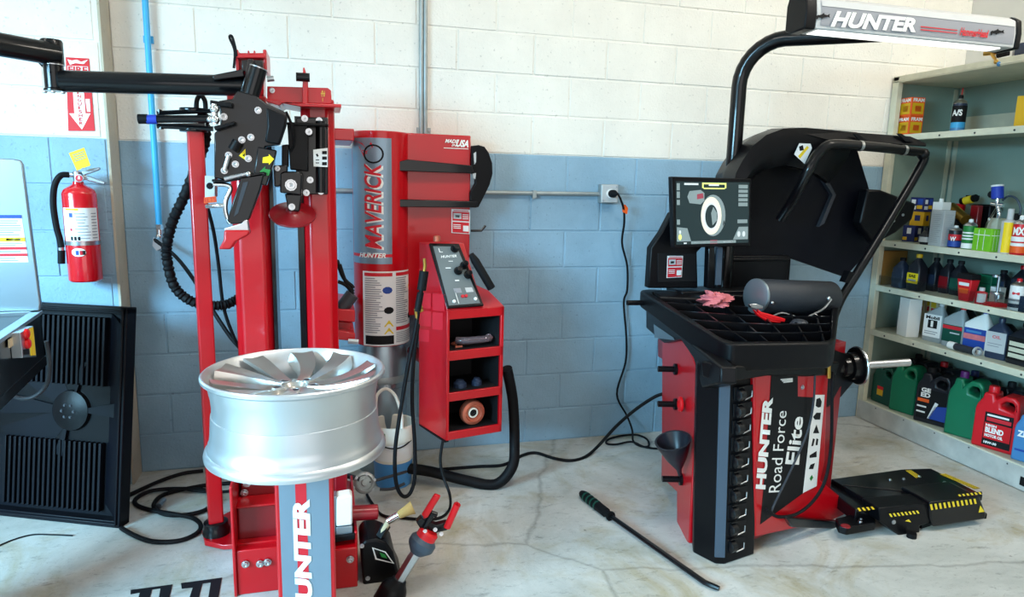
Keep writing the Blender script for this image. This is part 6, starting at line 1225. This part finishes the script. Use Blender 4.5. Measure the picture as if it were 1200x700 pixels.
m = MB(); m.tube([X(1127, 236, 4.25), X(1144, 232, 4.25)], .022, 12, smooth=False); m.box(*sorted((X(1134, 232, 4.25).x - .01, X(1134, 232, 4.25).x + .03)), *sorted((X(1133, 232, 4.25).y, X(1143, 232, 4.25).y)), X(1138, 234, 4.25).z, X(1138, 229, 4.25).z); obj('tool_body', m, 'black_plastic', dg)
m = MB(); m.tube([X(1131, 235.5, 4.24), X(1139, 233.5, 4.24)], .0235, 12, smooth=False); obj('yellow_sleeve', m, 'hazard_yellow', dg)
m = MB(); a_, b_ = X(1137, 255, 4.3), X(1163, 240, 4.3); m.box(4.29, 4.38, b_.y, a_.y, SHZ[2], b_.z); tag(obj('black_case', m, 'black_plastic', None, bevel=.01), 'black tool case at the back of the second shelf behind the lime carton', 'case')
m = MB(); a_, b_ = X(1141, 252, 4.25), X(1152, 241, 4.25); m.box(4.22, 4.255, b_.y, a_.y, SHZ[2], b_.z); tag(obj('red_box', m, 'dark_red_paint', None, bevel=.004), 'dark red box in front of the black tool case', 'box')
m = MB(); a_, b_ = X(1154, 268, 4.12), X(1168, 256, 4.12); m.box(4.13, 4.2, b_.y, a_.y, SHZ[2], b_.z); tag(obj('pale_box', m, 'shelf_edge', None, bevel=.004), 'pale cream box peeking over the lime carton', 'box')
sgn = thing('spray_gun', 'paint spray gun with blue cup above the shelf items', 'spray gun', X(1169, 245, 4.1))
m = MB(); m.cyl(X(1169, 233, 4.08), X(1169, 219, 4.08), .029, 18); obj('cup', m, 'tape_blue', sgn); m = MB(); m.cyl(X(1169, 219, 4.08), X(1169, 217, 4.08), .03, 18); obj('cup_lid', m, 'label_white', sgn)
m = MB(); m.tube([X(1169, 233, 4.08), X(1169, 240, 4.08), X(1171, 249, 4.08), X(1170, 256, 4.08)], .012, 10); m.tube([X(1162, 239, 4.08), X(1176, 241, 4.08)], .011, 10, smooth=False); m.tube([X(1168, 244, 4.08), X(1157, 262, 4.08), X(1155, 270, 4.08)], .006, 8, smooth=False); obj('gun_body', m, 'chrome', sgn); m = MB(); m.ball(X(1162, 228, 4.08), .02); obj('regulator', m, 'print_black', sgn)
m = MB(); m.tube([X(1175, 235, 4.12), X(1182, 230, 4.15), X(1191, 233, 4.15), X(1196, 244, 4.15), X(1195, 252, 4.15)], .006, 8); tag(obj('grey_hose_loop', m, 'pillar_grey'), 'thin grey hose arching behind the white tube on the second shelf', 'hose')
c = S2(1178, 296); tb_ = thing('white_tube', 'tall white and yellow tube with grey top beside the lime carton', 'tube', c)
m = MB(); m.lathe(c, (0, 0, 1), [(.034, 0), (.034, .165), (.015, .175), (.014, .23), (0, .23)], 20); obj('tube_body', m, 'light_grey', tb_); m = MB(); m.lathe(c, (0, 0, 1), [(.0348, .005), (.0348, .16)], 10, caps=False, a0=R(180), a1=R(260)); obj('yellow_panel', m, 'yellow', tb_)
spray('red_spray_can', 'red and white spray can right of the white tube', S2(1192, 300), .036, .20, 'jug_red', bands=((.05, .22, 'orange'), (.22, .3, 'label_white'), (.34, .46, 'label_white')), words=(('MX', .5, .7, 'white', 40),))
m = MB(); c = V((4.25, X(1190, 262, 4.25).y, SHZ[2])); m.lathe(c, (0, 0, 1), [(.055, 0), (.055, .12), (.02, .2), (0, .2)], 16); tag(obj('black_funnel', m, 'print_black'), 'black funnel shape at the back behind the red spray can', 'funnel')
# shelf 3
def S3(px, py, x=3.98): return spot(px, py, 3, x)
m = MB(); a_, b_ = X(1031, 330, 4.3), X(1060, 300, 4.3); m.box(3.93, 4.12, -.045, -.009, SHZ[3], SHZ[3] + .215); tag(obj('cardboard_box', m, 'cardboard', None, bevel=.003), 'brown cardboard box at the dark left end of the third shelf', 'box')
bottle('grey_jug', 'plain blue-grey oil bottle without label at the left end of the third shelf', S3(1054, 342), .07, .085, .185, 'bottle_dark', label_m='bottle_dark', cap='print_black', lab=(.2, .5))
bottle('yellow_cap_bottle', 'black oil bottle with yellow cap and yellow label on the third shelf', S3(1073, 339), .07, .09, .22, 'jug_black', cap='gold_box', label_m='yellow', lab=(.2, .48), words=(('SAE', .36, .44, .2, .8, 'print_black'),), stripes_=((.26, .31, .15, .85, 'print_grey'),))
for k, (px, py, lb_) in enumerate(((1093, 346, 'first black bottle right of the yellow-capped bottle on the third shelf'), (1108, 350, 'black bottle with dim red label on the third shelf, left of the red tub'), (1122, 345, 'olive dark bottle half hidden behind the red tub'))):
    bottle('dark_bottle', lb_, S3(px, py, 4.09), .07, .068, .2, 'jug_black', label_m=('bottle_dark', 'dark_red_paint', 'dark_green')[k], lab=(.15, .5))
c = S3(1132, 351, 3.96); rt = thing('red_tub', 'red tapered tub with orange label standing on the third shelf', 'tub', c)
m = MB(); m.hexa([c + V((-.02, .03, 0)), c + V((-.02, -.03, 0)), c + V((.02, -.03, 0)), c + V((.02, .03, 0))], [c + V((-.03, .045, .12)), c + V((-.03, -.045, .12)), c + V((.03, -.045, .12)), c + V((.03, .045, .12))]); b = obj('tub_body', m, 'jug_red', rt, bevel=.004)
for (v0, v1, mm_) in ((.35, .58, 'orange'), (.7, .85, 'label_white')):
    q = lambda u, v: V((c.x - .02 - .01 * v - .001, c.y + (.03 + .015 * v) * (1 - 2 * u), c.z + .12 * v)); m = MB(); m.face([q(.12, v0), q(.88, v0), q(.88, v1), q(.12, v1)]); obj('label', m, mm_, b, recalc=False)
m = MB(); m.hexa([c + V((-.032, .047, .12)), c + V((-.032, -.047, .12)), c + V((.032, -.047, .12)), c + V((.032, .047, .12))], [c + V((-.03, .045, .15)), c + V((-.03, -.045, .15)), c + V((.03, -.045, .15)), c + V((.03, .045, .15))]); obj('lid', m, 'print_black', rt)
carton('green_carton', 'dark green carton behind the red screw clamp on the third shelf', 'carton', S3(1155, 352, 4.2), .06, .09, .13, 'green', panels=[(.3, .34, .1, .9, 'dark_green'), (.6, .64, .1, .9, 'dark_green')])
c = S3(1148, 361, 3.95); rc_ = thing('small_can', 'small red and white can in front of the dark green carton', 'can', c)
m = MB(); m.lathe(c, (0, 0, 1), [(.028, 0), (.028, .062), (.012, .068), (.012, .085), (0, .085)], 18); obj('can_body', m, 'jug_red', rc_); m = MB(); m.lathe(c, (0, 0, 1), [(.0286, .01), (.0286, .058)], 8, caps=False, a0=R(180), a1=R(270)); obj('label', m, 'label_white', rc_); m = MB(); m.lathe(c, (0, 0, 1), [(.0135, .07), (.0135, .088), (0, .088)], 12); obj('cap', m, 'light_grey', rc_)
c = S3(1166, 361, 3.985); cl_ = thing('screw_clamp', 'red based clamp with steel screw on the third shelf', 'clamp', c)
m = MB(); m.lathe(c, (0, 0, 1), [(.062, 0), (.065, .006), (.05, .014), (.02, .018), (0, .018)], 20); obj('base', m, 'bright_red', cl_); m = MB(); m.cyl(c + V((0, 0, .016)), c + V((0, 0, .155)), .007, 10); m.lathe(c + V((0, 0, .06)), (0, 0, 1), [(.03, 0), (.032, .006), (.03, .012)], 18); m.lathe(c + V((.0, .02, .150)), (0, 0, 1), [(.018, 0), (.018, .012), (0, .014)], 12); m.lathe(c + V((-.01, -.02, .04)), (0, 0, 1), [(.02, 0), (.02, .02), (0, .02)], 12); obj('screw', m, 'steel', cl_)
carton('small_white_box', 'small white box beside the clamp screw on the third shelf', 'carton', S3(1168, 352, 4.09), .04, .06, .085, 'white')
spray('white_spray_can', 'white spray can with red oval badge at the right of the third shelf', S3(1189, 370, 3.96), .036, .165, 'label_white', cap='jug_red', bands=((.3, .36, 'print_grey'), (.1, .22, 'bottle_dark')), words=(('M', .5, .58, 'print_red', 25),))
carton('blue_carton', 'blue and white carton at the right edge of the third shelf', 'carton', S3(1206, 374, 3.96), .05, .09, .08, 'bottle_dark', panels=[(.3, .75, .35, .95, 'label_white')])
for k, (px, z_) in enumerate(((1173, .16), (1196, .2))):
    bottle('rear_bottle', ('dark bottle behind the small white box on the third shelf', 'dark bottle with red cap behind the white spray can')[k], S3(px, 345, 4.26), .07, .08, z_, 'jug_black', cap=('print_black', 'jug_red')[k], label_m='bottle_dark')
m = MB(); m.box(SX + .013, SX + .016, S1 + .05, S0 - .05, SHZ[3] + .002, SHZ[3] + .065); obj('clear_strip', m, 'clear_strip', sh)
# shelf 4
def S4(px, py, x=4.02): return spot(px, py, 4, x)
bottle('clear_bottle', 'dull grey bottle at the left end of the fourth shelf', V((4.12, -.09, SHZ[4])), .07, .07, .2, 'bottle_grey', label_m='bottle_grey')
carton('white_carton', 'tall plain white carton on the fourth shelf', 'carton', S4(1063, 393, 3.985), .08, .095, .235, 'white', yaw=-12)
for k, px in enumerate((1080, 1095)):
    carton('tan_carton', ('tan carton with red and yellow top, next to the white carton', 'tan carton with red and yellow top, behind the silver quart bottle')[k], 'carton', S4(px, 393, 4.17), .07, .06, .23, 'tan', panels=[(.62, .74, .25, .75, 'jug_red'), (.76, .95, .2, .8, 'gold_box')], group='tan cartons on the fourth shelf')
bottle('silver_quart', 'silver oil quart with black numeral one label on the fourth shelf', S4(1093, 406), .06, .118, .24, 'bottle_grey', cap='light_grey', label_m='label_white', neck=.22, lab=(.12, .68), words=(('Mobil', .56, .64, .12, .88, 'print_black'), ('1', .37, .52, .42, .56, 'white')), stripes_=((.34, .54, .25, .78, 'print_black'), (.24, .26, .1, .85, 'print_grey'), (.19, .21, .1, .75, 'print_grey')), yaw=10)
bottle('grey_quart', 'grey oil quart with red cap and red striped label', S4(1116, 414), .06, .122, .245, 'bottle_grey', cap='jug_red', label_m='dark_green', neck=.25, lab=(.12, .52), stripes_=((.42, .5, .0, 1, 'print_red'), (.32, .35, .4, .9, 'light_grey')), yaw=10)
bottle('white_jug', 'white quart bottle with blue cap and blue label', S4(1143, 414), .06, .13, .25, 'white', cap='tape_blue', label_m='print_blue', neck=.22, lab=(.1, .55), stripes_=((.3, .42, .0, 1, 'rag'), (.45, .5, .1, .8, 'jug_blue')), yaw=10)
c = S4(1119, 418, 3.965); ly = thing('lying_tube', 'grey tube with white cap lying in front of the quart bottles', 'tube', c)
m = MB(); m.tube([c + V((-.015, -.01, .022)), c + V((-.015, -.12, .022))], .02, 14, smooth=False); obj('tube_body', m, 'dark_grey', ly); m = MB(); m.tube([c + V((-.015, .03, .022)), c + V((-.015, -.01, .022))], .0215, 14, smooth=False); obj('cap', m, 'white', ly); m = MB(); m.lathe(c + V((-.01, -.145, .024)), (0.3, 1, 0), [(.024, 0), (.026, .004), (.026, .012), (.018, .012), (.018, 0)], 18, caps=False); obj('ring', m, 'light_grey', ly)
bottle('navy_quart', 'dark navy oil bottle with pale slanted label on the fourth shelf', S4(1167, 429), .065, .108, .22, 'bottle_dark', cap='bottle_dark', label_m='light_grey', neck=.0, lab=(.16, .66), words=(('OIL', .5, .58, .3, .75, 'rag'),), stripes_=((.36, .38, .1, .85, 'print_grey'), (.3, .32, .1, .7, 'print_grey')), shoulder=.66, yaw=10)
bottle('black_quart', 'black bottle with pale yellow print at the right of the fourth shelf', S4(1196, 432), .07, .14, .22, 'jug_black', label_m='print_black', lab=(.1, .65), stripes_=[(v, v + .1, .1, u1, 'shelf_edge') for v, u1 in ((.16, .8), (.3, .9), (.44, .75))])
bottle('tall_dark_bottle', 'dark bottle standing behind the white blue-capped quart', S4(1128, 400, 4.17), .08, .09, .25, 'jug_black', label_m='bottle_dark')
m = MB(); c = V((4.15, X(1182, 378, 4.15).y, SHZ[4])); m.lathe(c, (0, 0, 1), [(.05, 0), (.05, .14), (.02, .17), (0, .17)], 16); tag(obj('dark_can', m, 'jug_black'), 'dark round can behind the navy oil bottle', 'can')
m = MB(); m.tube([X(1175, 372, 4.1), X(1178, 366, 4.1), X(1184, 364, 4.1), X(1189, 369, 4.1)], .008, 8); tag(obj('steel_handle', m, 'steel'), 'bright curved steel handle above the navy oil bottle', 'handle bar')
# shelf 5
def S5(px, py, x=3.995): return spot(px, py, 5, x)
jug('dark_green_jug', 'dark green oil jug at the left end of the bottom shelf', V((4.0, -.135, SHZ[5])), .1, .16, .27, 'dark_green', lab=(rect(.1, .7, .15, .5), 'dark_green'), prints=[(rect(.3, .6, .2, .34), 'gold_box'), (rect(.3, .6, .34, .42), 'jug_red')])
jug('green_jug', 'glossy green oil jug behind the balancer shaft on the bottom shelf', S5(1060, 489), .11, .155, .33, 'green', lab=None, yaw=14)
jug('black_oil_jug', 'black oil jug with blue and white label on the bottom shelf', S5(1093, 501), .11, .185, .33, 'jug_black', yaw=20, lab=(rect(.08, .92, .08, .62), 'print_black'), prints=[([(.45, .1), (.95, .1), (.95, .38), (.6, .34)], 'print_blue'), ([(.42, .1), (.48, .1), (.7, .4), (.6, .42)], 'label_white'), (rect(.08, .42, .38, .44), 'orange'), (rect(.08, .36, .28, .31), 'white'), (rect(.08, .34, .18, .21), 'white')], words=(('GE', .56, .64, .16, .44, 'white'), ('ED', .47, .55, .16, .44, 'white')))
jug('second_green_jug', 'green oil jug with purple cap between the black and red jugs', S5(1130, 512), .12, .175, .365, 'green', cap='purple', yaw=20)
jug('red_oil_jug', 'red oil jug with black and white label on the bottom shelf', S5(1167, 525), .12, .20, .335, 'jug_red', yaw=20, cap='jug_red', lab=(rect(.25, .9, .06, .6), 'print_black'), prints=[(rect(.3, .86, .46, .52), 'print_red'), (rect(.3, .8, .54, .57), 'label_white'), (rect(.27, .88, .17, .43), 'jug_red')], words=(('HIGH', .37, .41, .3, .55, 'white'), ('BLEND', .27, .36, .3, .72, 'white'), ('MOTOR OIL', .2, .25, .3, .72, 'white'), ('10W-30', .09, .13, .3, .6, 'white')))
jug('blue_jug', 'pale blue jug cut off at the right edge of the bottom shelf', S5(1207, 530), .1, .13, .27, 'jug_blue', yaw=20, cap='bottle_dark', lab=(rect(.05, .7, .1, .6), 'jug_blue'), prints=[(rect(.1, .6, .2, .24), 'print_blue')], words=(('ZE', .48, .6, .12, .45, 'white'),))
for k, (yy, cm, lb_) in enumerate(((-.15, 'print_black', 'black jug behind the dark green jug on the bottom shelf'), (-.34, 'jug_red', 'dark jug with red cap behind the green jug on the bottom shelf'), (-.55, 'navy', 'dark jug with blue cap at the back of the bottom shelf'), (-.78, 'print_black', 'black jug behind the red jug on the bottom shelf'))):
    jug('rear_jug', lb_, V((4.24, yy, SHZ[5])), .11, .17, .31, 'jug_black', cap=cm)
